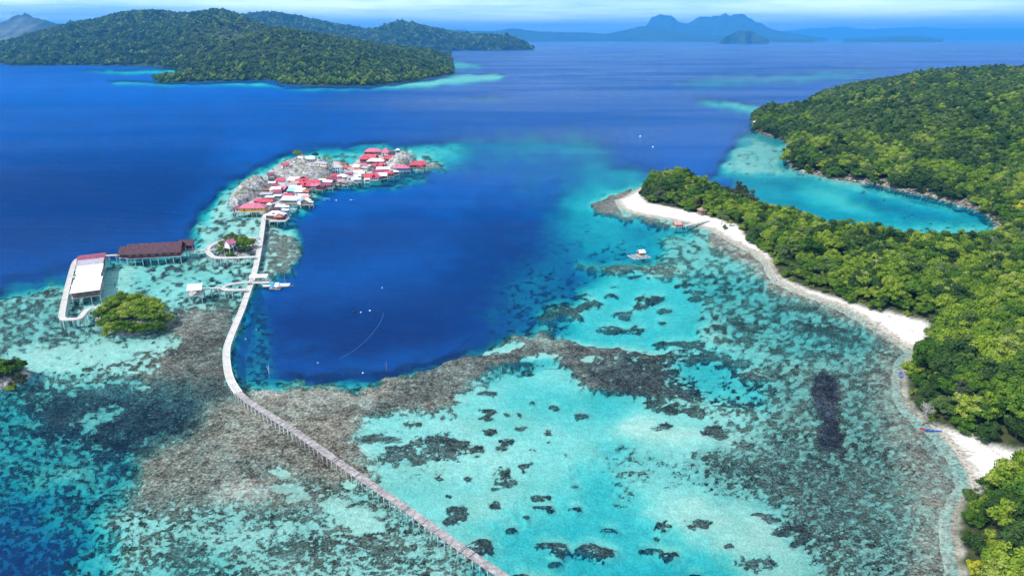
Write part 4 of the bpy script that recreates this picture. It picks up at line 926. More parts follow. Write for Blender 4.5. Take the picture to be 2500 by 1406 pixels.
isl_trees([(D_k(0), 548, 600, 0.79, 'dark tree on the seaward side'), (D_k(1), 566, 590, 0.77, 'dark tree behind the pink roof'), (B_(0), 590, 594, 0.92, 'bright tree at the back'), (B_(1), 606, 602, 0.84, 'bright tree nearest the long footbridge'), (B_(2), 552, 610, 0.72, 'low tree below the pink roof'), (B_(3), 578, 608, 0.84, 'rounded tree in the centre'), (D_k(2), 598, 612, 0.70, 'dark low tree over the rocks'), (B_(4), 562, 617, 0.54, 'small tree at the front edge'), (S_(0), 586, 619, .7, 'small shrub at the front edge')], z2, 'on the islet inside the walkway loop', 'trees of the walkway islet')
p = V(577, 592, 1); r_ = empty('bare_tree', p, 0, 'bare thin dead tree rising behind the islet inside the walkway loop', 'tree'); r_.scale = (.55,) * 3 + () ; o = bpy.data.objects.new('branches', BARE); COL.objects.link(o); o.parent = r_
isl_trees([(B_(2), 14, 912, 1.05, 'bright tree'), (D_k(1), 32, 908, .85, 'dark tree behind the bright one'), (('grey', 0), 50, 926, .8, 'grey green bush'), (S_(1), 30, 930, 1.0, 'yellowish low shrub above the boulder'), (B_(0), -14, 918, .9, 'tree cut by the picture edge')], z3, 'on the small islet at the picture edge', 'trees of the edge islet')
isl_trees([(B_(1), 727, 396, .95, 'wide crowned lone tree'), (B_(3), 713, 409, .42, 'small yellow green tree'), (('grey', 0), 772, 400, .95, 'half bare grey green tree'), (S_(0), 781, 400, .9, 'bright green shrub')], zB, 'on top of the rocky village hill', 'trees on the rocky hill', -.4)
isl_trees([(D_k(0), 575, 474, .48, 'dark bush at the sea foot'), (B_(0), 598, 460, .30, 'bright small bush'), (('grey', 0), 609, 450, .46, 'grey green tree'), (S_(1), 628, 434, .9, 'small round bright bush')], None, 'of the jagged outcrop', 'bushes on the jagged outcrop', -.6)
isl_trees([(D_k(1), 996, 405, .42, 'dark bush in the lee'), (D_k(2), 1002, 410, .36, 'low dark bush at the foot')], None, 'of the domed outcrop', 'bushes by the domed outcrop')
for (x, y, h_, lb) in ((806, 413, 1.0, 'taller dark palm beside the white mosque'), (834, 420, 1.0, 'dark palm between the mosque and the maroon roofs'), (905, 411, .62, 'yellowing low palm in front of the long pale pink roof'), (1762, 548, .85, 'drooping palm beside the small brown roofed beach hut'), (770, 409, .7, 'short palm by the grey roofs behind the rocky hill')):
    p = V(x, y, 1.0); place_tree(('palm', 0), (p.x, p.y, .8), h_, x * .7, lb, None, 'palm tree')
# trees of the spit that stand out
zs = lambda x, y: float(ground_z(x, y)[0])
for kd, x, y, s, lb, nm in ((('casuarina', 0), 1800, 515, 1.45, 'huge feathery casuarina tree behind the beach hut', None), (('casuarina', 0), 1828, 522, 1.2, 'second feathery casuarina tree, on the forest side of the huge one', None), (('casuarina', 0), 1770, 506, 1.05, 'smaller casuarina tree on the hill side of the huge one', None),
                            (('rust', 0), 1703, 512, 1.15, 'rust red leaved tree among green trees on the spit hill', None), (('yellow', 0), 1783, 548, .62, 'yellow green bush on the lawn behind the jetty beach', None), (S_(0), 1770, 553, 1.0, 'low round shrub in front of the yellow green bush', 'shrub'),
                            (('grey', 0), 1580, 485, .95, 'grey green tree at the seaward end of the spit', None), (('casuarina', 0), 1610, 492, .75, 'feathery grey tree above the white beach tip', None), (('casuarina', 0), 1650, 502, .7, 'feathery grey tree midway along the spit beach', None), (('yellow', 0), 2492, 540, 1.8, 'big round yellow green tree where the two forests meet', None)):
    p = V(x, y, 2.0); place_tree(kd, (p.x, p.y, zs(p.x, p.y) - .3), s, x, lb, None, 'tree' if nm is None else 'shrub', name=nm)
for x, y, s, lb in ((2255, 1012, .8, 'bare fallen branches at the waterline of the dark cape'), (2412, 640, 1.0, 'bare whitish tree standing among green crowns inland'), (2318, 832, .9, 'leafless grey tree on the crest of the cape'), (2505, 1130, .6, 'leafless bush by the green canoe beach')):
    p = V(x, y, 3.0); r_ = empty('bare_tree', (p.x, p.y, zs(p.x, p.y)), 0, lb, 'bare tree'); r_.scale = (s * 1.2, s * 1.2, s * (1.25 if s > .7 else 1)); o = bpy.data.objects.new('branches', BARE); COL.objects.link(o); o.parent = r_

# ------------------------------------------------------------------ painted and weathered materials
def paint(name, c, rough=.6, wear=.35, corr=False, rust=None, ns=1.3):
    m, b = mat(name); tcn = b.n('ShaderNodeTexCoord').outputs['Object']
    n = b.noise(tcn, ns, 6, .68); col = b.mix(b.math('MULTIPLY', b.sm(n, .42, .64), wear), c, tuple(min(1, v * 1.5 + .06) for v in c))
    n2 = b.noise(tcn, .55, 5, .7)
    col = b.mix(b.math('MULTIPLY', b.sm(n2, .54, .66), wear), col, rust or tuple(v * .55 for v in c))
    nr = None
    if corr:
        col = b.mix(.55, col, b.ramp(b.noise(b.scaled(tcn, (2.2, .22, .22)), 1.0, 3, .6), [(.38, (.62, .62, .62)), (.6, (1.12, 1.12, 1.12))]), 'MULTIPLY')
        w = b.n('ShaderNodeTexWave', wave_type='BANDS', bands_direction='X'); w.inputs['Scale'].default_value = 3.2; b.l(tcn, w.inputs[0]); nr = b.bump(w.outputs['Fac'], .35, .08)
    b.done(b.pr(col, rough, nr, .3)); return m
RF = {'red': (0.46, .045, .07), 'pink': (0.48, .12, .18), 'maroon': (0.23, .035, .07), 'dark': (0.055, .012, .022), 'pale': (0.74, .55, .58), 'white': (.70, .70, .68), 'cream': (.64, .60, .52), 'grey': (.33, .31, .34),
      'cyan': (.20, .62, .66), 'rust': (.34, .10, .06), 'salmon': (.55, .24, .22), 'blue': (.30, .42, .60), 'teal': (.55, .80, .78), 'thatch': (.28, .19, .12)}
ROOF = {k: paint('roof_' + k, v, .55, .6, True, rust=(.20, .09, .07) if k in ('grey', 'pale', 'cream') else None) for k, v in RF.items()}
WL = {'white': (.74, .74, .72), 'orange': (.78, .34, .03), 'brown': (.16, .08, .05), 'darkred': (.13, .03, .03), 'blue': (.05, .16, .42), 'teal': (.45, .72, .70), 'grey': (.28, .27, .26), 'cream': (.66, .60, .48), 'pinkw': (.62, .38, .38), 'wood': (.24, .17, .12)}
WALL = {k: paint('wall_' + k, v, .8, .3) for k, v in WL.items()}
m_conc = paint('pale_concrete', (.42, .39, .35), .85, .4, ns=.6); m_wood = paint('grey_wood', (.40, .35, .33), .85, .55, ns=.9); m_wood2 = paint('brown_wood', (.20, .14, .10), .85, .4); m_post = paint('concrete_post', (.58, .56, .52), .85, .4)
m_dark = paint('dark_opening', (.015, .015, .02), .5, .1); m_glass = paint('window_glass', (.04, .06, .08), .15, .05); m_door = paint('door_paint', (.20, .13, .09), .6, .2)

# ------------------------------------------------------------------ houses
def roof_mesh(kind_, w, d, rh, ov, th=.14):
    mb = MB(); a = w / 2 + ov; c = d / 2 + ov
    if kind_ == 'gable':
        y0 = -ov * rh / (d / 2)
        prof = [(-c, y0), (0, rh), (c, y0)]
        vs = []
        for x in (-a, a):
            vs += [(x, y, z) for y, z in prof] + [(x, y, z - th) for y, z in prof]
        mb.add(vs, [(0, 6, 7, 1), (1, 7, 8, 2), (3, 4, 10, 9), (4, 5, 11, 10), (0, 3, 9, 6), (2, 8, 11, 5), (0, 1, 4, 3), (1, 2, 5, 4), (6, 9, 10, 7), (7, 10, 11, 8)])
    elif kind_ == 'hip':
        r = max(a - c, .12); y0 = -.12
        mb.add([(-a, -c, y0), (a, -c, y0), (a, c, y0), (-a, c, y0), (-r, 0, rh), (r, 0, rh), (-a, -c, y0 - th), (a, -c, y0 - th), (a, c, y0 - th), (-a, c, y0 - th)],
               [(0, 1, 5, 4), (1, 2, 5), (2, 3, 4, 5), (3, 0, 4), (0, 6, 7, 1), (1, 7, 8, 2), (2, 8, 9, 3), (3, 9, 6, 0), (6, 9, 8, 7)])
    elif kind_ == 'shed':
        mb.add([(-a, -c, 0), (a, -c, 0), (a, c, rh), (-a, c, rh), (-a, -c, -th), (a, -c, -th), (a, c, rh - th), (-a, c, rh - th)], [(0, 1, 2, 3), (7, 6, 5, 4), (0, 4, 5, 1), (1, 5, 6, 2), (2, 6, 7, 3), (3, 7, 4, 0)])
    return mb
def house(px_, py_, w, d, rot_, rc, lb, kind_='gable', wh=2.3, rh=None, fl=None, wc='brown', stilt=None, open_=False, wins=2, name='stilt_house', cat='house', dormer=None, porch=False, group='houses of the stilt village', ov=.45, zadd=0, deck=1.0):
    rh = rh if rh is not None else (d * .27 if kind_ != 'shed' else d * .12)
    p = V(px_, py_, 4.5); g0 = gz(p.x, p.y)
    if stilt is None: stilt = g0 < .6
    if fl is None: fl = 2.0 if stilt else max(g0, .5) + .35
    fl += zadd
    p = V(px_, py_, fl + wh + rh * .5)
    if not stilt:
        g1 = gz(p.x, p.y); fl = max(g1, .5) + .35 + zadd; p = V(px_, py_, fl + wh + rh * .5)
    e = empty(name, (p.x, p.y, 0), R(rot_), lb, cat, group)
    o = roof_mesh(kind_, w, d, rh, ov).build('roof', ROOF[rc], e); o.location = (0, 0, fl + wh)
    if kind_ == 'gable':      # gable ends close the space under the ridge
        g_ = MB(); 
        for x in (-w / 2, w / 2): g_.add([(x - .05, -d / 2, 0), (x - .05, d / 2, 0), (x - .05, 0, rh - .2), (x + .05, -d / 2, 0), (x + .05, d / 2, 0), (x + .05, 0, rh - .2)], [(0, 2, 1), (3, 4, 5), (0, 3, 5, 2), (1, 2, 5, 4)])
        g_.build('gable', WALL[wc if not open_ else 'wood'], e).location = (0, 0, fl + wh - .16)
    wall = None
    if not open_:
        wall = MB().box((0, 0, fl + wh / 2 - .08), (w, d, wh - .16)).build('wall', WALL[wc], e)
        dx = -w * .28
        MB().box((dx, -d / 2 - .04, fl + 1.0), (.9, .08, 1.9)).build('door', m_door, e)
        for k in range(wins):
            x = -w * .05 + (k + .5) * (w * .5) / wins
            fr_ = MB().box((x, -d / 2 - .03, fl + 1.35), (1.0, .07, .95)).build('window', WALL['white'] if wc != 'white' else m_door, e)
            MB().box((x, -d / 2 - .08, fl + 1.35), (.8, .05, .75)).build('pane', m_glass, fr_)
        fr_ = MB().box((w / 2 + .03, 0, fl + 1.35), (.07, min(1.1, d * .3), .9)).build('window', m_door, e)
        MB().box((w / 2 + .08, 0, fl + 1.35), (.05, min(.9, d * .24), .7)).build('pane', m_glass, fr_)
    else:
        for x in (-w / 2 + .15, 0, w / 2 - .15):
            for y in (-d / 2 + .15, d / 2 - .15): MB().box((x, y, fl + wh / 2), (.14, .14, wh)).build('pillar', m_wood2, e)
    if dormer:
        dm = roof_mesh('gable', d * .55, w * .22, rh * .55, .2).build('gable_vent', ROOF[rc], e); dm.location = (dormer * w, -d * .2, fl + wh + rh * .35); dm.rotation_euler = (0, 0, R(90))
    dk = deck
    MB().box((0, 0, fl - .12), (w + dk, d + dk, .2)).build('floor', m_wood, e)
    if stilt:
        nx = max(2, int(round(w / 2.4)) + 1); X = [(-.5 + k / (nx - 1)) * (w + dk - .3) for k in range(nx)]
        for x in X:
            for y in (-(d + dk - .3) / 2, (d + dk - .3) / 2):
                MB().box((x, y, (fl - 1.8 - .22) / 2 - .0), (.18, .18, fl + 1.4)).build('post', m_post, e)
        if w * d > 30:
            for x in X[1:-1:2]: MB().box((x, 0, (fl - 2) / 2), (.18, .18, fl + 1.4)).build('post', m_post, e)
    else:
        MB().box((0, 0, fl - .9), (w + .3, d + .3, 1.35)).build('foundation', WALL['grey'], e)
    if porch:
        r_ = MB(); hw, hd = (w + dk) / 2 - .1, (d + dk) / 2 - .1
        for a, c in (((-hw, -hd), (hw, -hd)), ((hw, -hd), (hw, hd))):
            r_.tube((a[0], a[1], fl + .85), (c[0], c[1], fl + .85), .05, n=4)
            for t in range(7):
                q = Vector((a[0], a[1], fl)).lerp(Vector((c[0], c[1], fl)), t / 6); r_.tube(q, q + Vector((0, 0, .85)), .04, n=4)
        r_.build('railing', WALL['white'], e)
    return e
Hs = [
 # px, py, w, d, rot, roof, label, kwargs
 (617, 500, 15, 7.2, 4, 'pink', 'long pink hip roofed house with orange front beside the long footbridge', dict(kind_='hip', wc='orange', rh=2.2, stilt=True, fl=2.4, deck=1.6, wins=4, name='stilt_house')),
 (577, 504.5, 3.8, 3.6, 8, 'maroon', 'tiny maroon pyramid roofed hut at the seaward end of the orange house', dict(kind_='hip', wc='white', rh=1.3, stilt=True, fl=2.2, wins=1)),
 (643, 488, 5.6, 5.2, 6, 'red', 'bright red roofed house above the orange house, landward half', dict(wc='darkred', rh=1.2)),
 (659, 488.5, 3.6, 4.6, 6, 'red', 'small bright red roofed house beside the footbridge', dict(wc='darkred', rh=1.1)),
 (629, 485.5, 4.6, 4.5, 28, 'pink', 'pink sloping roof at the foot of the jagged outcrop', dict(rh=1.1)),
 (657, 496.5, 2.8, 2.4, 10, 'white', 'small white tent roof with pink patch beside the footbridge', dict(kind_='hip', wh=1.8, rh=1.0, wc='white', wins=1)),
 (659, 480, 5.2, 3.0, 3, 'cream', 'cream flat awning above the bright red roofs', dict(kind_='shed', wc='grey')),
 (650, 472, 7.5, 4.0, 4, 'grey', 'pale grey sheet roof beside the jagged outcrop', dict(kind_='shed', wc='grey', rh=.7)),
 (675.5, 467, 5.5, 3.6, 3, 'maroon', 'maroon roofed house with a white lean-to beside the footbridge', dict(kind_='shed', rh=1.5, wc='white')),
 (677, 476.5, 4.6, 2.4, 3, 'white', 'low white lean-to below the maroon roof', dict(kind_='shed', wh=1.8, rh=.4, wc='grey')),
 (675, 458.5, 6.6, 5.5, -8, 'white', 'large plain white gable roof behind the maroon lean-to', dict(wc='cream')),
 (690, 456.5, 8.0, 5.6, -28, 'pink', 'long pink gable roof slanting down to the footbridge', dict(wc='darkred')),
 (671, 449, 6.2, 5.4, 12, 'maroon', 'dusky maroon hip roof behind the white gable', dict(kind_='hip', wc='brown')),
 (684, 438.5, 6.0, 4.8, 2, 'red', 'clear pinkish red roof below the rocky hill', dict(kind_='shed', rh=1.2, wc='white')),
 (692, 448, 7.5, 5.2, -18, 'grey', 'blue grey gable roof behind the pink ones', dict(wc='grey')),
 (664, 445, 4.2, 3.2, 10, 'white', 'small white roof at the top of the near roofs', dict(kind_='shed', wc='grey')),
 (715.5, 436.5, 7.0, 5.0, -3, 'white', 'bare white roof right under the rocky hill', dict(kind_='shed', rh=1.5, wc='cream')),
 (720, 444, 5.0, 4.0, 20, 'salmon', 'dull salmon roof between the white and the big red roof', dict(wc='grey')),
 (712, 449.5, 6.0, 4.6, 24, 'grey', 'weathered brown grey roof above the long pale pink one', dict(wc='wood')),
 (737, 440, 8.5, 7.2, 22, 'red', 'big bright red roof with small gables under the rocky hill', dict(dormer=.1, wc='darkred', rh=2.4)),
 (751, 447, 8.0, 6.5, -8, 'red', 'bright red roof joined in front of the biggest red one', dict(dormer=-.1, wc='darkred', rh=2.0)),
 (742, 431.5, 3.4, 5.0, 90, 'pink', 'steep narrow pink gable behind the biggest red roof', dict(wc='darkred', zadd=.8)),
 (770, 441.5, 6.2, 5.0, -6, 'red', 'light red roof next to the joined red roofs', dict(wc='white')),
 (771, 449.5, 6.0, 5.2, 10, 'pink', 'rose gable roof at the waterfront before the light red one', dict(wc='grey', stilt=True, porch=True)),
 (782, 452, 4.5, 4.0, 80, 'maroon', 'small maroon gable facing the lagoon above the white speedboat', dict(wc='darkred', stilt=True)),
 (798, 447.5, 6.6, 5.4, 4, 'maroon', 'maroon hip roofed waterfront house with a broad deck', dict(kind_='hip', wc='darkred', stilt=True, porch=True, deck=2.4)),
 (788, 438, 5.4, 3.6, 8, 'pale', 'pale sheet roof above the maroon hip roof', dict(kind_='shed', wc='grey')),
 (801, 441, 6.5, 3.4, -10, 'pale', 'washed out pinkish roof behind the broad deck', dict(wc='wood')),
 (722, 454.5, 8.2, 3.6, 0, 'pale', 'long pale pink roof at the top of the footbridge', dict(wc='darkred', stilt=True)),
 (728, 457.8, 6.4, 2.0, 0, 'pink', 'narrow pink awning under the long pale pink roof', dict(kind_='shed', wh=1.8, rh=.5, wc='darkred', stilt=True)),
 (711.5, 462.5, 4.6, 4.2, -2, 'cyan', 'light turquoise roof beside the footbridge', dict(kind_='shed', rh=1.3, wc='blue', stilt=True)),
 (732, 463.5, 6.0, 4.6, -2, 'cream', 'square cream roof next to the turquoise one', dict(kind_='shed', rh=1.6, wc='white', stilt=True)),
 (748, 465.5, 3.6, 3.6, -4, 'rust', 'small brown rusty roof on the outer side of the cream one', dict(wc='wood', stilt=True)),
 (703, 476.5, 5.2, 4.6, 4, 'red', 'vivid red roof beside the footbridge above the checkered awning', dict(kind_='shed', rh=1.5, wc='darkred', stilt=True)),
 (717, 475, 3.8, 3.4, 2, 'salmon', 'faded salmon roof between the vivid red and the pale one', dict(wc='wood', stilt=True)),
 (738, 474.5, 7.6, 2.8, -4, 'pale', 'long whitish roof over the back of the checkered house', dict(wc='grey', stilt=True)),
 (744, 480.5, 5.2, 3.4, -4, 'salmon', 'dull red roof behind the white lagoon gable', dict(kind_='shed', rh=1.0, wc='darkred', stilt=True)),
 (746.5, 486.5, 4.6, 4.4, 84, 'white', 'white gable with dark open front over the lagoon', dict(wc='wood', stilt=True, deck=1.6, porch=True)),
 (759.5, 491.5, 1.9, 1.9, 5, 'white', 'tiny white cabin on the outermost stilts', dict(kind_='hip', wh=1.9, rh=.6, wc='white', stilt=True, wins=1)),
 (683.5, 502, 5.0, 3.2, 3, 'cream', 'cream shed roof on the lagoon side of the footbridge', dict(kind_='shed', rh=.9, wc='cream', stilt=True)),
 (697.5, 504, 3.2, 2.6, 12, 'cream', 'little sand coloured roof beyond the cream shed', dict(kind_='shed', wc='white', stilt=True)),
 (676, 496.5, 5.0, 1.6, 3, 'grey', 'narrow grey roof strip above the cream shed', dict(kind_='shed', rh=.3, wh=2.0, wc='grey', stilt=True)),
 (672, 509.5, 5.0, 3.4, -2, 'dark', 'very dark maroon roof below the cream shed', dict(kind_='shed', rh=1.0, wc='darkred', stilt=True)),
 (696.5, 512, 3.0, 2.4, 0, 'white', 'white topped blue hut at the lagoon edge', dict(kind_='shed', wc='blue', stilt=True)),
 (686, 510, 2.6, 2.0, 8, 'blue', 'small blue roof between the dark roof and the blue hut', dict(kind_='shed', wc='white', stilt=True)),
 (673.5, 518.5, 10.0, 5.6, -3, 'white', 'wide white hip roof with a tiny gable near the bend of the footbridge', dict(kind_='hip', rh=1.9, dormer=-.04, wc='brown', stilt=True, deck=2.0)),
 (680.5, 524.5, 4.4, 3.8, 0, 'rust', 'orange brown pyramid roof on the open pier deck', dict(kind_='hip', rh=1.7, wc='darkred', stilt=True, open_=True, wh=2.0, deck=5.0, porch=True)),
 (911.5, 365.5, 15.0, 7.5, 3, 'pink', 'long crimson hip roof farthest out on the sea side', dict(kind_='hip', rh=2.6, wc='darkred', stilt=True, deck=1.6, wins=4)),
 (942, 366.5, 7.4, 6.8, 4, 'pink', 'steep reddish pyramid roof with white eaves', dict(kind_='hip', rh=4.0, wc='white', stilt=True)),
 (956.5, 371, 5.4, 4.6, 0, 'dark', 'low dark roof between the steep pyramid and the watch tower', dict(wc='brown', stilt=True)),
 (890, 381.5, 8.0, 8.0, 12, 'red', 'tall red hip roof at the seaward corner of the pond', dict(kind_='hip', rh=3.6, wc='darkred', stilt=True)),
 (908, 381, 9.0, 6.5, -20, 'red', 'red gable roof stepping down from the tall red hip', dict(rh=2.8, wc='darkred', stilt=True)),
 (917, 389.5, 13.5, 6.0, -2, 'pale', 'long pinkish white hip roof facing the pond', dict(kind_='hip', rh=2.1, wc='darkred', stilt=True)),
 (946, 384, 6.0, 5.0, 10, 'red', 'red roof behind the domed outcrop, nearer half', dict(wc='darkred', stilt=True)),
 (958, 380.5, 6.2, 5.0, 10, 'red', 'red roof behind the domed outcrop, farther half', dict(wc='darkred', stilt=True)),
 (1024, 396.5, 9.2, 7.0, 12, 'red', 'vivid red gable roof on tall stilts at the far tip', dict(rh=2.4, wc='darkred', stilt=True, fl=3.2, deck=.6)),
 (1009, 400, 6.0, 4.0, 8, 'red', 'low vivid red wing toward the domed outcrop', dict(kind_='hip', rh=1.3, wc='brown', stilt=True, fl=2.8)),
 (1024, 405, 4.0, 4.6, 86, 'red', 'small vivid red gable porch over the water at the far tip', dict(rh=1.4, wc='darkred', stilt=True, fl=2.4, open_=True)),
 (980, 405.5, 12.0, 7.0, 5, 'pink', 'broad rose hip roof over a blue walled house', dict(kind_='hip', rh=2.2, wc='blue', stilt=True, deck=1.8, wins=3)),
 (922, 401.5, 8.5, 5.6, -10, 'red', 'red double gable roof in the middle rows', dict(dormer=.05, wc='darkred')),
 (934.5, 400, 4.6, 5.0, -12, 'pink', 'washed rose roof right behind the red double gable', dict(wc='grey')),
 (886, 400, 5.4, 4.2, 12, 'pink', 'rose gable roof beside the pond', dict(wc='brown')),
 (872.5, 404, 5.6, 4.4, -30, 'white', 'white gable roof seen end on beside the pond', dict(wc='white')),
 (893, 407, 4.6, 4.0, -24, 'grey', 'grey gable roof beside the low village rock', dict(wc='cream')),
 (905, 404, 5.0, 4.6, -60, 'grey', 'pointed grey white gable below the yellowing palm', dict(wc='grey')),
 (857, 410, 6.0, 3.6, 38, 'salmon', 'slanting salmon roof uphill of the grey gables', dict(wc='wood')),
 (875, 411, 4.6, 3.6, -12, 'rust', 'small reddish roof behind the white cluster', dict(wc='grey')),
 (851, 418, 6.4, 4.8, 34, 'grey', 'lilac grey slanting roof below the salmon one', dict(wc='grey')),
 (862, 415.5, 4.6, 4.0, -50, 'grey', 'grey gable pointing at the lagoon', dict(wc='wood')),
 (874, 417.5, 6.5, 5.0, 12, 'white', 'white roof with a notch in the middle rows', dict(dormer=.1, wc='grey')),
 (884, 420, 4.6, 4.0, -10, 'cream', 'cream roof on the outer side of the notched white one', dict(wc='grey')),
 (935, 409.5, 10.0, 5.0, 8, 'pale', 'dirty white long roof above the waterfront reds', dict(rh=1.4, wc='wood')),
 (926, 417, 9.6, 5.0, 14, 'maroon', 'long dusky maroon roof behind the big waterfront gable', dict(rh=1.8, wc='brown')),
 (906, 427.5, 10.0, 7.5, 14, 'red', 'big rose red waterfront roof on white stilted walls', dict(rh=2.4, dormer=.15, wc='white', stilt=True, deck=1.2, wins=3)),
 (919, 430, 5.0, 3.4, 10, 'pink', 'low pink wing at the lagoon end of the big waterfront roof', dict(rh=.9, wc='darkred', stilt=True)),
 (931, 424.5, 7.6, 5.0, 12, 'white', 'clean white gable roof next to the big waterfront roof', dict(rh=1.7, wc='darkred', stilt=True, deck=1.8)),
 (947.5, 419.5, 7.4, 5.0, 0, 'red', 'red flat hip roof beyond the clean white gable', dict(kind_='hip', rh=1.6, wc='brown', stilt=True)),
 (824, 396.5, 6.4, 4.4, -8, 'salmon', 'light salmon roof behind the mosque', dict(wc='white')),
 (844, 405, 5.4, 5.4, 0, 'rust', 'brick coloured hip roof on the outer side of the mosque', dict(kind_='hip', rh=1.8, wc='white')),
 (844, 399.5, 3.6, 3.2, -30, 'maroon', 'small dark red roof behind the brick coloured hip roof', dict(wc='wood')),
 (836, 427.5, 7.6, 6.6, 8, 'white', 'largest pure white roof near the waterfront', dict(kind_='hip', rh=1.8, wc='white')),
 (854, 423, 5.2, 3.6, 6, 'maroon', 'maroon roof between two pale roofs', dict(wc='darkred')),
 (819, 426, 5.2, 3.6, 16, 'red', 'small red roof below the mosque', dict(wc='darkred')),
 (822, 433.5, 6.6, 5.2, 26, 'maroon', 'dark rose gable with a black gable end', dict(wc='brown')),
 (805, 435, 5.0, 4.6, 32, 'maroon', 'dark rose gable on the hill side of the black ended one', dict(wc='white')),
 (831, 439.5, 5.0, 4.6, 38, 'grey', 'greenish grey gable over a timber waterfront house', dict(wc='wood', stilt=True, deck=2.0, porch=True)),
 (856, 431, 4.6, 4.4, 24, 'grey', 'beige grey roof beside the white hip roof', dict(wc='cream', stilt=True)),
 (869, 434, 6.4, 4.8, 4, 'white', 'white hip roofed waterfront house', dict(kind_='hip', rh=1.5, wc='grey', stilt=True, deck=1.6, porch=True)),
 (873, 426.5, 5.0, 4.0, 0, 'cream', 'off white roof behind the white hip roofed waterfront house', dict(wc='white')),
 (959, 415.5, 4.8, 2.6, 4, 'grey', 'first grey shed toward the blue walled house', dict(kind_='shed', wc='grey', stilt=True)),
 (967, 418.5, 3.4, 2.6, 10, 'cream', 'little pale shed on the waterfront before the blue walled house', dict(kind_='shed', wc='wood', stilt=True)),
 (896, 437, 3.0, 2.6, 10, 'white', 'small white hut on the waterfront shadowed by the big roof', dict(kind_='shed', wc='white', stilt=True)),
 (842, 443, 3.2, 2.4, 0, 'thatch', 'brown thatched shelter over the timber waterfront deck', dict(wc='wood', stilt=True, open_=True)),
 (857, 441, 3.0, 2.4, 20, 'grey', 'small grey shelter between the two waterfront decks', dict(wc='wood', stilt=True, open_=True)),
 (798, 420.5, 3.4, 3.0, -12, 'rust', 'tiny orange red striped roof on the side of the rocky hill', dict(kind_='shed', wc='white')),
 (696, 400, 5.0, 4.4, 26, 'red', 'lone bright red roof on the seaward shoulder of the hill', dict(wc='white')),
 (679, 414.5, 5.0, 4.2, -28, 'grey', 'grey roof with white walls on the seaward slope', dict(wc='white', wh=2.6)),
 (660, 423, 4.4, 3.8, 20, 'maroon', 'dull maroon roof lowest on the seaward slope', dict(wc='white')),
 (789, 396.5, 8.0, 4.0, -26, 'grey', 'long mauve grey roof behind the hill crest', dict(wc='cream')),
 (800, 403.5, 4.6, 3.6, -24, 'grey', 'shorter brown grey roof below the mauve one', dict(wc='cream')),
 (803.5, 408.5, 3.8, 3.8, -58, 'white', 'narrow white gable uphill of the mosque', dict(wc='cream')),
 (757, 384.5, 6.5, 4.0, 30, 'teal', 'pale aqua sheet roof behind the hill crest', dict(kind_='shed', rh=1.6, wc='white', wh=3.0)),
 (735, 384, 3.2, 2.4, -10, 'white', 'small white roof beside the lone tree on the crest', dict(wc='white', wh=1.8)),
 (707, 447, 3.4, 3.0, 10, 'thatch', 'brown hut roof squeezed between blue grey and weathered roofs', dict(wc='wood')),
 (650, 461, 3.4, 2.6, 30, 'rust', 'rust brown hut at the back of the jagged outcrop', dict(wc='brown')),
 (561 + 197, 447.5, 3.2, 2.8, 6, 'grey', 'grey porch roof on the waterfront below the red roofs', dict(wc='wood', stilt=True, open_=True)),
]
for h in Hs: house(*h[:7], **h[7])

# mosque: two storeys, arches, ornate gable
p = V(822, 417, 3); e = empty('mosque', (p.x, p.y, 0), R(-4), 'two storey white and pale teal mosque with an ornate gable', 'mosque')
zf_ = 1.0
MB().box((0, 0, zf_ + 2.4), (7.4, 6, 5.2)).build('wall', WALL['teal'], e)
MB().box((0, -3.1, zf_ + 3.2), (8.0, .5, .3)).box((0, -3.1, zf_ + 5.1), (8.2, .6, .35)).build('cornice', WALL['white'], e)
o = roof_mesh('gable', 6.4, 7.6, 2.2, .3).build('roof', ROOF['cream'], e); o.location = (0, 0, zf_ + 5.1); o.rotation_euler = (0, 0, R(90))
mb = MB(); mb.slab([(-3.6, -3.3, zf_ + 5.3), (3.6, -3.3, zf_ + 5.3), (3.6, -3.0, zf_ + 5.3), (-3.6, -3.0, zf_ + 5.3)], .1)
mb.add([(-3.2, -3.35, zf_ + 5.3), (3.2, -3.35, zf_ + 5.3), (1.6, -3.35, zf_ + 6.6), (0, -3.35, zf_ + 8.4), (-1.6, -3.35, zf_ + 6.6), (-3.2, -3.1, zf_ + 5.3), (3.2, -3.1, zf_ + 5.3), (1.6, -3.1, zf_ + 6.6), (0, -3.1, zf_ + 8.4), (-1.6, -3.1, zf_ + 6.6)],
       [(0, 1, 2, 3, 4), (9, 8, 7, 6, 5), (0, 5, 6, 1), (1, 6, 7, 2), (2, 7, 8, 3), (3, 8, 9, 4), (4, 9, 5, 0)]); mb.build('gable', WALL['white'], e)
for x in (-2.6, -.9, .9, 2.6):
    for z, hh in ((1.3, 1.9), (4.1, 1.2)):
        f_ = MB().box((x, -3.04, zf_ + z), (1.0, .1, hh)).tube((x, -3.09, zf_ + z + hh / 2), (x, -2.99, zf_ + z + hh / 2), .5, n=12).build('window' if z > 2 or abs(x) > 1 else 'door', WALL['blue'], e)
        MB().box((x, -3.12, zf_ + z), (.7, .06, hh - .2)).build('pane', m_glass, f_)
MB().tube((0, -3.2, zf_ + 8.3), (0, -3.2, zf_ + 9.3), .06).tube((0, -3.2, zf_ + 8.8), (0, -3.2, zf_ + 9.0), .22, .05).build('finial', WALL['white'], e)

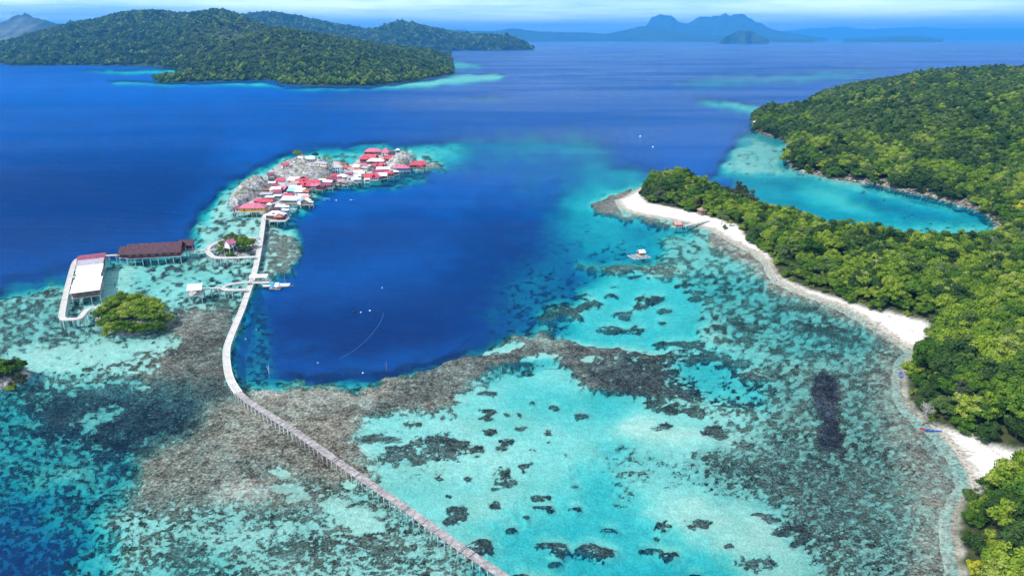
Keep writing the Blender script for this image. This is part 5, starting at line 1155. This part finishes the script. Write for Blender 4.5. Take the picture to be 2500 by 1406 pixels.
# checkered awning house
m_chk, b = mat('checkered_awning'); tco = b.n('ShaderNodeTexCoord').outputs['Object']
ck = b.n('ShaderNodeTexChecker'); ck.inputs['Scale'].default_value = 1.0; ck.inputs[1].default_value = (.78, .80, .82, 1); ck.inputs[2].default_value = (.20, .34, .52, 1); b.l(b.scaled(tco, (1.05, .9, 0)), ck.inputs[0])
b.done(b.pr(ck.outputs[0], .6))
e = house(711, 484, 11.5, 4.6, -3, 'white', 'long house with blue and white checkered awning over the lagoon', kind_='shed', rh=1.7, wc='wood', stilt=True, deck=1.8, wins=4, porch=True)
for c in e.children:
    if c.name.startswith('roof'): c.data.materials[0] = m_chk
e = house(735, 487, 4.0, 3.0, 60, 'blue', 'small blue white gable between checkered awning and white gable', rh=1.0, wc='white', stilt=True, wins=1)

# watch tower, stilt frame ruin
p = V(972, 380, 0); e = empty('watch_tower', p, R(10), 'small blue and white stilt tower at the seaward edge of the village', 'tower')
for x in (-1.6, 1.6):
    for y in (-1.4, 1.4): MB().tube((x, y, -1), (x * .9, y * .9, 5.4), .12).build('post', WALL['blue'], e)
MB().box((0, 0, 2.6), (4.2, 3.6, .2)).build('floor', m_wood, e); MB().box((0, 0, 3.7), (2.6, 2.2, 2.0)).build('wall', WALL['blue'], e)
o = roof_mesh('hip', 3.6, 3.0, 1.3, .3).build('roof', ROOF['white'], e); o.location = (0, 0, 5.1)
p = V(1048, 409, 0); e = empty('timber_skeleton', p, R(8), 'bare unfinished timber stilt frame standing off the far tip', 'frame')
mbp = [(x, y) for x in (-3, 0, 3) for y in (-1.8, 1.8)]
for k, (x, y) in enumerate(mbp): MB().tube((x, y, -1), (x, y, 4.6 if k % 2 else 3.6), .11).build('post', m_wood, e)
MB().box((0, 0, 2.0), (6.6, .16, .16)).box((0, 1.8, 2.4), (6.6, .16, .16)).box((0, -1.8, 2.2), (6.6, .16, .16)).box((-3, 0, 2.6), (.16, 3.8, .16)).box((3, 0, 3.2), (.16, 3.8, .16)).build('beam', m_wood, e)

# ------------------------------------------------------------------ walkways on posts
def resample(P_, step):
    P_ = [Vector(p) for p in P_]; out_ = [P_[0]]; carry = 0.0
    for a, c in zip(P_[:-1], P_[1:]):
        L = (c - a).length; t = step - carry
        while t <= L: out_.append(a.lerp(c, t / L)); t += step
        carry = (carry + L) % step if L + carry >= step else carry + L
    return out_
def smooth(P_, it=2):
    P_ = [Vector(p) for p in P_]
    for _ in range(it):
        q = [P_[0]]
        for a, c in zip(P_[:-1], P_[1:]): q += [a.lerp(c, .25), a.lerp(c, .75)]
        P_ = q + [P_[-1]]
    return P_
def frames(P_):
    out_ = []
    for i, p in enumerate(P_):
        t = (P_[min(i + 1, len(P_) - 1)] - P_[max(i - 1, 0)]).normalized(); out_.append((p, t, Vector((-t.y, t.x, 0)).normalized()))
    return out_
def ribbon(mb, P_, w, z, th):
    Fr = frames(P_); v = []
    for p, t, n in Fr:
        for s, dz in ((-1, 0), (1, 0), (1, -th), (-1, -th)): v.append((p.x + n.x * s * w / 2, p.y + n.y * s * w / 2, z + dz))
    f = []
    for i in range(len(Fr) - 1):
        a = 4 * i; c = a + 4
        f += [(a, a + 1, c + 1, c), (a + 1, a + 2, c + 2, c + 1), (a + 2, a + 3, c + 3, c + 2), (a + 3, a, c, c + 3)]
    f += [(0, 3, 2, 1), (4 * len(Fr) - 4, 4 * len(Fr) - 3, 4 * len(Fr) - 2, 4 * len(Fr) - 1)]
    return mb.add(v, f)
def posts(e, P_, w, z, step, m, r=.13, zb=-2.0, lim=50, cap=True):
    Q = resample(P_, step); Fr = frames(Q)
    Fr = sorted(Fr, key=lambda q: q[0].length); extra = MB()
    for k, (p, t, n) in enumerate(Fr):
        for s in (-1, 1):
            a = p + n * s * (w / 2 - .12)
            mb = MB() if k < lim else extra
            mb.box((a.x, a.y, (z - .25 + zb) / 2), (2 * r, 2 * r, z - .25 - zb), rz=math.atan2(t.y, t.x))
            if k < lim: mb.build('post', m, e)
        mb2 = extra if k >= lim else None
    if extra.v: tag(extra.build('posts_beyond', m, e), kind='stuff')
def walkway(name, pts_px, w, z, step, mdeck, label, mp=None, rail=None, sm=2, curb=True, group=None, lim=50):
    P_ = [V(x, y, z) for x, y in pts_px]
    if sm: P_ = smooth(P_, sm)
    e = empty(name, (0, 0, 0), 0, label, 'walkway', group)
    ribbon(MB(), P_, w, z, .22).build('deck', mdeck, e)
    if curb:
        Fr = frames(P_)
        for s in (-1, 1):
            ribbon(MB(), [p + n * s * (w / 2 + .06) for p, t, n in Fr], .12, z + .09, .36).build('edge_beam', mp or m_post, e)
    posts(e, P_, w + .2, z, step, mp or m_post, lim=lim)
    return e
# the long footbridge: old timber half (near) and concrete half (toward the village)
LONG = [(703,463),(690,481),(676,495),(660,508),(650,518),(644,530),(642,548),(636,590),(630,625),(622,662),(612,693),(602,722),(592,752),(578,785),(563,820),(554,846),(552,868),(555,900),(560,920),(568,938),(582,958)]
NEAR = [(582,958),(604,978),(640,1001),(700,1039),(760,1080),(830,1130),(900,1178),(1000,1246),(1090,1312),(1180,1374),(1240,1412),(1340,1482),(1460,1570)]
ZB = 1.35
PL = smooth([V(x, y, ZB) for x, y in LONG], 2); PN = smooth([V(x, y, ZB) for x, y in NEAR], 2)
e = empty('long_footbridge', (0, 0, 0), 0, 'long narrow footbridge on posts curving across the reef to the village', 'footbridge')
ribbon(MB(), PL, 2.05, ZB, .25).build('concrete_deck', m_conc, e)
for s in (-1, 1): ribbon(MB(), [p + n * s * 1.09 for p, t, n in frames(PL)], .14, ZB + .1, .40).build('edge_beam', m_post, e)
jn = MB()
for k, (p, t, n) in enumerate(frames(resample(PL, 9.0))): jn.box((p.x, p.y, ZB + .012), (.10, 2.03, .02), rz=math.atan2(t.y, t.x))
jn.build('deck_joint', WALL['grey'], e)
pk = MB(); rp = random.Random(3)
for k, (p, t, n) in enumerate(frames(resample(PN, .235))):
    if vnoise(k / 9.0, .5, 77) > .80 and rp.random() < .6 or rp.random() < .012: continue
    wd = 2.05 + rp.uniform(-.14, .14); sh_ = rp.uniform(-.06, .06); q = p + n * sh_
    pk.box((q.x, q.y, ZB + rp.uniform(-.015, .02)), (.20, wd, .05), rz=math.atan2(t.y, t.x) + rp.uniform(-.02, .02))
m_plank, b = mat('plank_wood'); P = b.pos()
vz = b.n('ShaderNodeTexVoronoi'); vz.inputs['Scale'].default_value = 1.3; b.l(P, vz.inputs[0])
pc = b.ramp(b.noise(P, 1.1, 6, .75), [(0.36, (.19, .16, .155)), (0.52, (.36, .32, .31)), (0.64, (.52, .49, .47))])
sv = b.n('ShaderNodeSeparateXYZ'); b.l(vz.outputs['Color'], sv.inputs[0]); b.done(b.pr(b.mix(b.math('MULTIPLY', sv.outputs[0], .45), pc, (.17, .145, .14)), .85, None, .2))
pk.build('plank_deck', m_plank, e)
for s in (-1, 1): ribbon(MB(), [p + n * s * .8 for p, t, n in frames(PN)], .14, ZB - .05, .2).build('stringer', m_wood2, e)
ex = MB()
Fr = sorted(frames(resample(PN, 2.1)), key=lambda q: abs(q[0].y - 120) + 0 * q[0].x)
for k, (p, t, n) in enumerate(Fr):
    a_ = math.atan2(t.y, t.x)
    vis_ = proj(p.x, p.y, ZB)[1] < 1430
    for s in (-1, 1):
        q = p + n * s * .95; mb = MB() if (k < 47 and vis_) else ex
        mb.box((q.x, q.y, (ZB - .12 - 1.4) / 2), (.24, .24, ZB + 1.28), rz=a_)
        if mb is not ex: mb.build('post', m_wood, e)
    ex.box((p.x, p.y, ZB - .33), (.2, 2.3, .16), rz=a_)
for (p, t, n) in frames(resample(PL, 3.2)):
    for s in (-1, 1):
        q = p + n * s * .95; ex.box((q.x, q.y, (ZB - .25 - 2.6) / 2), (.26, .26, ZB + 2.35), rz=math.atan2(t.y, t.x))
tag(ex.build('cross_beams_and_far_posts', m_post, e), kind='stuff')

ZW = 2.5
walkway('walkway', [(206,626),(194,630),(184,636),(178,650),(172,672),(164,702),(156,738),(150.5,768),(151,776),(158,779),(176,778.5),(193,777.5),(198,772),(207,760),(217,753),(232,749),(252,752)], 1.8, ZW, 3.0, m_conc, 'curved concrete walkway from the white roofed hall to the mangrove islet')
walkway('walkway', [(246,625),(262,623.5),(300,622)], 1.5, ZW, 3.4, m_wood, 'short timber walkway joining the white roofed hall and long maroon hall', sm=0)
walkway('walkway', [(466,612),(490,611),(506,609.5)], 1.5, ZW, 3.4, m_wood, 'thin timber walkway between the long maroon hall and the loop', sm=0)
walkway('walkway', [(632,579.5),(612,580.5),(580,581),(555,583),(539,588),(520,596),(509,603),(506,610),(509,617),(515,623),(524,628),(540,629.5),(580,628.5),(624,626.5)], 2.0, ZW, 2.7, m_wood, 'looped walkway around the small tree islet')
walkway('walkway', [(512,611),(524,609),(540,607)], 1.3, ZW, 2.6, m_wood, 'short spur walkway inside the loop leading to the tree islet', sm=0)
walkway('walkway', [(496,705.5),(520,703),(540,702)], 1.3, ZW, 3.0, m_wood, 'short straight walkway leading to the lone white roofed pavilion', sm=0)
walkway('walkway', [(611,688),(590,690),(570,692),(552,696),(541,701),(546,705),(556,707.5),(575,707.5),(602,706.5)], 1.7, ZW, 3.2, m_wood, 'lens shaped twin walkway between the pavilion spur and the footbridge')

# ------------------------------------------------------------------ the halls over the reef
def hall(label, segs, m_wall, name='hall', group=None):
    """segs: (px centre, py centre, w, d, rot, roof key, kind, floor z, wall h, roof h, open)"""
    p0 = V(segs[0][0], segs[0][1], 3); e = empty(name, (p0.x, p0.y, 0), 0, label, 'hall', group)
    for (x, y, w, d, ro, rk, kd, fl, wh, rh, op) in segs:
        p = V(x, y, fl + wh + rh * .5) - Vector((p0.x, p0.y, 0)); a = R(ro); M = Matrix.Translation((p.x, p.y, 0)) @ Matrix.Rotation(a, 4, 'Z')
        o = roof_mesh(kd, w, d, rh, .5).build('roof', ROOF[rk], e); o.matrix_basis = M @ Matrix.Translation((0, 0, fl + wh))
        MB().box((0, 0, fl - .12), (w + .6, d + .6, .24)).build('floor', m_wood, e).matrix_basis = M
        if not op: MB().box((0, 0, fl + wh / 2), (w - .4, d - .4, wh - .1)).build('wall', m_wall, e).matrix_basis = M
        else: MB().box((0, d * .3, fl + wh / 2), (w - .6, .15, wh - .1)).build('wall', m_wall, e).matrix_basis = M
        n = max(2, int(w / 3.0) + 1)
        for k in range(n):
            xx = (-.5 + k / (n - 1)) * w
            for yy in (-d / 2, d / 2): MB().box((xx, yy, (fl - .24 - 2) / 2), (.26, .26, fl - .24 + 2)).build('post', m_post, e).matrix_basis = M
            if not op and k < n - 1:
                f_ = MB().box((xx + w / n / 2, -d / 2 + .16, fl + wh * .55), (w / n * .5, .12, wh * .4)).build('window', m_door, e); f_.matrix_basis = M
            elif op: MB().box((xx, -d / 2 + .1, fl + wh / 2), (.18, .18, wh)).build('pillar', m_post, e).matrix_basis = M
    return e
hall('long dark maroon roofed hall on stilts at the reef edge', [(380, 600.5, 23.5, 12.0, 12, 'dark', 'gable', 2.5, 2.3, 3.2, False), (310.0, 606.5, 4.8, 10.0, 12, 'dark', 'gable', 2.5, 2.0, 2.3, False), (454.5, 592.5, 6.6, 6.0, 12, 'dark', 'shed', 2.5, 2.7, 1.4, True)], WALL['darkred'])
wr = hall('row of stilt roofs from rusty maroon to bare white beside the curved walkway', [(211.5, 694.5, 9.6, 17.0, 26, 'white', 'shed', 2.3, 2.3, .3, False), (216, 671.5, 8.4, 12.6, 26, 'white', 'shed', 2.3, 2.45, .2, False), (218.5, 656.5, 9.2, 11.0, 26, 'cream', 'shed', 2.3, 2.6, .25, False), (220, 642, 9.4, 12.0, 26, 'grey', 'shed', 2.3, 2.75, .3, False), (223.5, 626.5, 10.2, 12.5, 26, 'maroon', 'gable', 2.3, 2.6, 1.1, False)], WALL['brown'])
for x, y in ((185, 640), (181, 659), (180, 676), (177, 697)):
    p = V(x + 2, y, 2.5) - wr.location; MB().box((p.x, p.y, 2.42), (2.6, 2.0, .18)).build('landing', m_conc, wr)
e = hall('lone open pavilion with a white roof over the turquoise shallows', [(476.5, 696.5, 4.8, 6.6, 14, 'white', 'gable', 2.3, 2.6, 1.3, True)], m_wood, name='pavilion'); e['category'] = 'pavilion'
e = house(560, 588, 3.6, 3.4, 60, 'pink', 'small pink gabled hut among the trees inside the walkway loop', rh=1.5, wc='white', fl=2.8, stilt=True, wins=1, name='hut', cat='hut', group=None, zadd=1.4)
e = house(1716, 508, 4.4, 4.0, 20, 'thatch', 'small brown roofed hut half hidden behind the jetty beach', kind_='hip', rh=1.7, wc='brown', stilt=True, name='hut', cat='hut', group=None)
e = house(1846.5, 297, 5.4, 4.0, -30, 'cream', 'lone cream roofed shelter on the far headland point', rh=1.0, wc='wood', stilt=True, open_=True, name='shelter', cat='shelter', group=None)

# ------------------------------------------------------------------ boats, rafts, jetties
PC = {'red': (.60, .03, .03), 'blue': (.03, .12, .42), 'sky': (.05, .35, .75), 'white': (.8, .8, .8), 'teal': (.02, .42, .36), 'green': (.45, .62, .50), 'wood': (.35, .28, .2), 'dark': (.03, .035, .06), 'orange': (.75, .2, .08)}
PM = {k: paint('boat_' + k, v, .4, .15) for k, v in PC.items()}
def hull(L, B, D_, m, parent, name='hull', m2=None, split=None):
    n = 12; mb = MB(); v = []
    for i in range(n + 1):
        t = i / n * 2 - 1; bw = B / 2 * max(.03, (1 - abs(t) ** 2.4)); sh = D_ * (.55 + .45 * t * t)
        x = t * L / 2
        v += [(x, -bw, sh), (x, -bw * .62, -.12), (x, bw * .62, -.12), (x, bw, sh), (x, bw - .06 if bw > .1 else bw * .5, sh), (x, (bw - .06 if bw > .1 else bw * .5) * .6, .06), (x, -(bw - .06 if bw > .1 else bw * .5) * .6, .06), (x, -(bw - .06 if bw > .1 else bw * .5), sh)]
    f = []
    for i in range(n):
        for k in range(8): a = 8 * i + k; c = 8 * i + (k + 1) % 8; f.append((a, c, c + 8, a + 8))
    f += [tuple(range(8))[::-1], tuple(8 * n + k for k in range(8))]
    mb.add(v, f); o = mb.build(name, m, parent)
    if m2:
        o.data.materials.append(m2)
        for i, pl in enumerate(o.data.polygons):
            if pl.center.x < (split or 0): pl.material_index = 1
    return o
def boat(px_, py_, L, B, rot_, mh, label, cat='boat', name='boat', canopy=None, engine=False, outr=False, z=0.0, m2=None, split=0, seats=3, group=None, D_=.5):
    p = V(px_, py_, z); e = empty(name, (p.x, p.y, z), R(rot_), label, cat, group)
    hull(L, B, D_, PM[mh], e, m2=PM[m2] if m2 else None, split=split)
    for k in range(seats): MB().box((-L * .25 + k * L * .22, 0, D_ * .5), (.22, B * .8, .05)).build('seat', PM['wood'], e)
    if canopy:
        c_ = MB().box((0, 0, 1.75), (L * .5, B * 1.05, .09)).build('canopy', PM[canopy], e)
        for x in (-L * .22, L * .22):
            for y in (-B * .42, B * .42): MB().tube((x, y, D_ * .4), (x, y, 1.72), .04, n=5).build('pole', PM['white'], e)
    if engine: MB().box((L * .5, 0, D_ * .9), (.4, .35, .6)).build('outboard_engine', PM['dark'], e)
    if outr:
        for s in (-1, 1):
            MB().tube((-L * .42, s * B * 1.9, .08), (L * .42, s * B * 1.9, .08), .08, n=6).build('float', PM['white'], e)
        for x in (-L * .25, L * .25): MB().tube((x, -B * 1.9, .1), (x, B * 1.9, .1), .05, n=5).build('outrigger_arm', PM['wood'], e)
    return e
boat(798, 491.5, 7.6, 1.2, 4, 'blue', 'blue longboat with a long roof moored off the checkered house', canopy='sky', engine=True)
boat(770, 489, 5.6, .7, 14, 'dark', 'narrow dark canoe tied to the outermost stilts', 'canoe', 'canoe')
boat(862, 489, 4.0, .8, -12, 'blue', 'small blue canoe with white edges drifting alone on the lagoon', 'canoe', 'canoe', m2='white', split=-1.0)
boat(793, 463, 5.4, 1.6, -38, 'white', 'white speedboat below the maroon waterfront deck', engine=True, canopy='white')
boat(846, 452.5, 2.6, .9, 20, 'white', 'tiny white dinghy below the timber waterfront deck', 'dinghy', 'dinghy', seats=2)
boat(712.5, 507, 5.6, 1.0, 8, 'teal', 'teal painted boat beside the blue hut', outr=True)
boat(717, 511.5, 4.6, .8, 6, 'white', 'white outrigger canoe in front of the teal boat', 'canoe', 'canoe', outr=True)
boat(971, 427, 4.8, .7, 8, 'wood', 'pale canoe lying along the far waterfront', 'canoe', 'canoe')
boat(930, 440.5, 3.6, .7, -12, 'wood', 'pale canoe below the big rose red waterfront roof', 'canoe', 'canoe')
boat(707, 527, 2.4, .9, 50, 'white', 'small white boat tied to the pier deck corner', 'dinghy', 'dinghy', seats=2)
boat(865, 761, 1.6, .5, 10, 'dark', 'tiny dark canoe alone in the deep lagoon', 'canoe', 'canoe', seats=1)
boat(590, 533, 4.6, .7, 6, 'teal', 'dull canoe in the shallows below the orange house', 'canoe', 'canoe')
boat(2272, 1051, 5.4, .62, -17, 'blue', 'thin blue canoe with a red bow at the edge of the boat beach', 'canoe', 'canoe', m2='red', split=-1.2)
boat(2466, 1124, 6.6, .7, -3, 'green', 'pale green canoe lying on the white sand', 'canoe', 'canoe', z=1.0)
boat(1664, 551, 5.4, 1.7, -8, 'red', 'dark boat with red sides moored at the end of the beach jetty', canopy='dark', m2='orange', split=-9, seats=4)
p = V(2375, 1103, .3); MB().tube((-3.6, .9, .18), (3.4, -1.3, .2), .10, .06).build('driftwood_pole', m_wood).location = p
tag(bpy.data.objects['driftwood_pole'], 'long thin driftwood pole lying across the boat beach', 'driftwood')
for x, y, s, lb in ((2255, 918, 1, 'blue tarpaulin boat tucked under the cape trees'),):
    boat(2200, 917, 4.2, 1.5, 60, 'blue', lb)
# raft with hut
p = V(1560, 628, 0); e = empty('raft', p, R(22), 'floating timber raft with a small pale roofed hut on the turquoise lagoon', 'raft')
for y in (-3.2, -1.1, 1.1, 3.2): MB().box((0, y, .22), (9.4, .45, .3)).build('float_beam', m_conc, e)
for x in (-4.2, -2.2, 0, 2.2, 4.2): MB().box((x, 0, .46), (.4, 7.4, .16)).build('deck_beam', m_wood, e)
MB().box((1.6, 1.0, .60), (4.6, 4.2, .1)).build('deck', m_wood, e)
MB().box((1.8, 1.2, 1.5), (2.6, 2.4, 1.7)).build('hut_wall', WALL['wood'], e)
o = roof_mesh('gable', 3.0, 2.8, 1.0, .3).build('roof', ROOF['cream'], e); o.location = (1.8, 1.2, 2.3)
# jetty with shelters at the footbridge
p = V(640, 697, 0); e = empty('jetty', p, R(4), 'wide landing jetty with pale sloping roof beside the footbridge', 'jetty')
MB().box((-1, 0.6, 1.5), (9, 4.2, .25)).build('deck', m_conc, e)
MB().box((6.4, -1.2, .45), (11, 2.6, .5)).build('pontoon', PM['white'], e)
o = roof_mesh('shed', 7.2, 2.6, .6, .2).build('roof', ROOF['cream'], e); o.location = (-1.5, 1.6, 3.6)
MB().add([(1.0, 1.2, 1.5), (1.0, -.2, 1.5), (7.5, -.4, .75), (7.5, .9, .75), (1.0, 1.2, 1.3), (1.0, -.2, 1.3), (7.5, -.4, .6), (7.5, .9, .6)], [(0, 1, 2, 3), (7, 6, 5, 4), (0, 4, 5, 1), (1, 5, 6, 2), (2, 6, 7, 3), (3, 7, 4, 0)]).build('ramp', m_wood2, e)
for x in (-4.5, -1.5, 1.8):
    for y in (.4, 2.6): MB().box((x, y, 1.0), (.2, .2, 5.2)).build('post', m_post, e)
MB().tube((9.8, 0, .4), (9.8, 0, 4.2), .06).build('mast', PM['wood'], e)
def umb(px_, py_, r, mk, label, wh_):
    p = V(px_, py_, .4); e = empty('umbrella_shelter', (p.x, p.y, 0), 0, label, 'shelter')
    MB().tube((0, 0, .3), (0, 0, 3.0), .06).build('pole', PM['wood'], e)
    mb = MB(); n = 10; v = [(0, 0, 3.1)] + [(r * .62 * math.cos(2 * math.pi * k / n), r * .62 * math.sin(2 * math.pi * k / n), 2.75) for k in range(n)] + [(r * math.cos(2 * math.pi * k / n), r * math.sin(2 * math.pi * k / n), wh_) for k in range(n)]
    mb.add(v, [(0, 1 + k, 1 + (k + 1) % n) for k in range(n)] + [(1 + k, 11 + k, 11 + (k + 1) % n, 1 + (k + 1) % n) for k in range(n)]).build('canopy', PM[mk], e)
    MB().box((0, 0, .35), (2.4, 2.4, .3)).build('base', PM['wood'], e)
umb(666, 703, 1.25, 'sky', 'bright blue domed shelter floating at the end of the jetty', 1.6)
umb(678.5, 704, 1.4, 'white', 'white domed shelter floating beyond the blue one', 1.5)
boat(697, 700.5, 6.6, .8, 17, 'wood', 'narrow pale boat moored beyond the white domed shelter', outr=False, seats=3)
# beach jetty
walkway('jetty', [(1672,551),(1690,547.5),(1722,540.5),(1730,538.5)], 1.4, 1.3, 2.6, m_conc, 'short straight jetty running from the white beach to the red boat', sm=0)['category'] = 'jetty'
house(1654, 543.5, 3.6, 2.4, 10, 'salmon', 'faded pink canopy at the end of the beach jetty', kind_='gable', rh=.9, wh=1.8, wc='wood', stilt=True, open_=True, name='canopy_shelter', cat='shelter', fl=1.3, group=None)
# buoys and stakes
for x, y, r, lb in ((1563, 334, .9, 'white buoy farther out in the blue channel'), (1594, 360, .8, 'white buoy nearer the spit in the blue channel'), (821, 490, .45, 'white buoy between the longboat and the blue canoe'), (881, 763, .28, 'small white float, first of a pair in the deep lagoon'), (903, 759, .34, 'small white float, second of the pair in the deep lagoon'),
                    (886, 911, .28, 'white float off the inner reef edge'), (626, 805, .2, 'white float close to the footbridge curve'), (600, 828, .22, 'white float nearest the footbridge curve'), (776, 886, .2, 'white float near the reef corner of the lagoon'), (933, 703, .25, 'single float in the middle of the deep lagoon')):
    p = V(x, y, 0); mb = MB(); n = 8
    v = [(0, 0, -r)] + [(r * math.cos(a) * math.cos(q), r * math.sin(a) * math.cos(q), r * math.sin(q)) for q in (-.6, 0, .6) for a in [2 * math.pi * k / n for k in range(n)]] + [(0, 0, r)]
    f = [(0, 1 + (k + 1) % n, 1 + k) for k in range(n)] + [(1 + j * n + k, 1 + j * n + (k + 1) % n, 1 + (j + 1) * n + (k + 1) % n, 1 + (j + 1) * n + k) for j in range(2) for k in range(n)] + [(3 * n + 1, 2 * n + 1 + k, 2 * n + 1 + (k + 1) % n) for k in range(n)]
    o = mb.add(v, f).build('buoy', PM['white'], smooth=True); o.location = (p.x, p.y, r * .4); tag(o, lb, 'buoy', 'buoys and floats on the water')
for x, y, h_, lb in ((943, 905, 3.4, 'dark upright stake at the reef edge of the lagoon'), (656, 912, 3.0, 'pale leaning stake in the corner of the lagoon')):
    p = V(x, y, 0); o = MB().tube((0, 0, -1.5), (.25, 0, h_), .09, .05).tube((0, 0, h_ * .5), (-.4, .1, h_ * .8), .05, .04).build('stake', m_wood2 if x > 800 else PM['white']); o.location = p; tag(o, lb, 'stake')
# floating net
Pn = smooth([V(x, y, 0) for x, y in ((937,765),(930,785),(916,806),(897,828),(872,850),(848,866),(828,876))], 2)
m_net, b = mat('net_floats'); b.done(b.pr((.12, .30, .48), .7))
mb = MB()
for i, p_ in enumerate(resample(Pn, 1.1)): mb.box((p_.x, p_.y, .0), (.16, .12, .06), rz=i)
ribbon(mb, Pn, .035, .03, .05)
tag(mb.build('floating_net', m_net), 'thin curved line of a floating net in the deep lagoon', 'net')
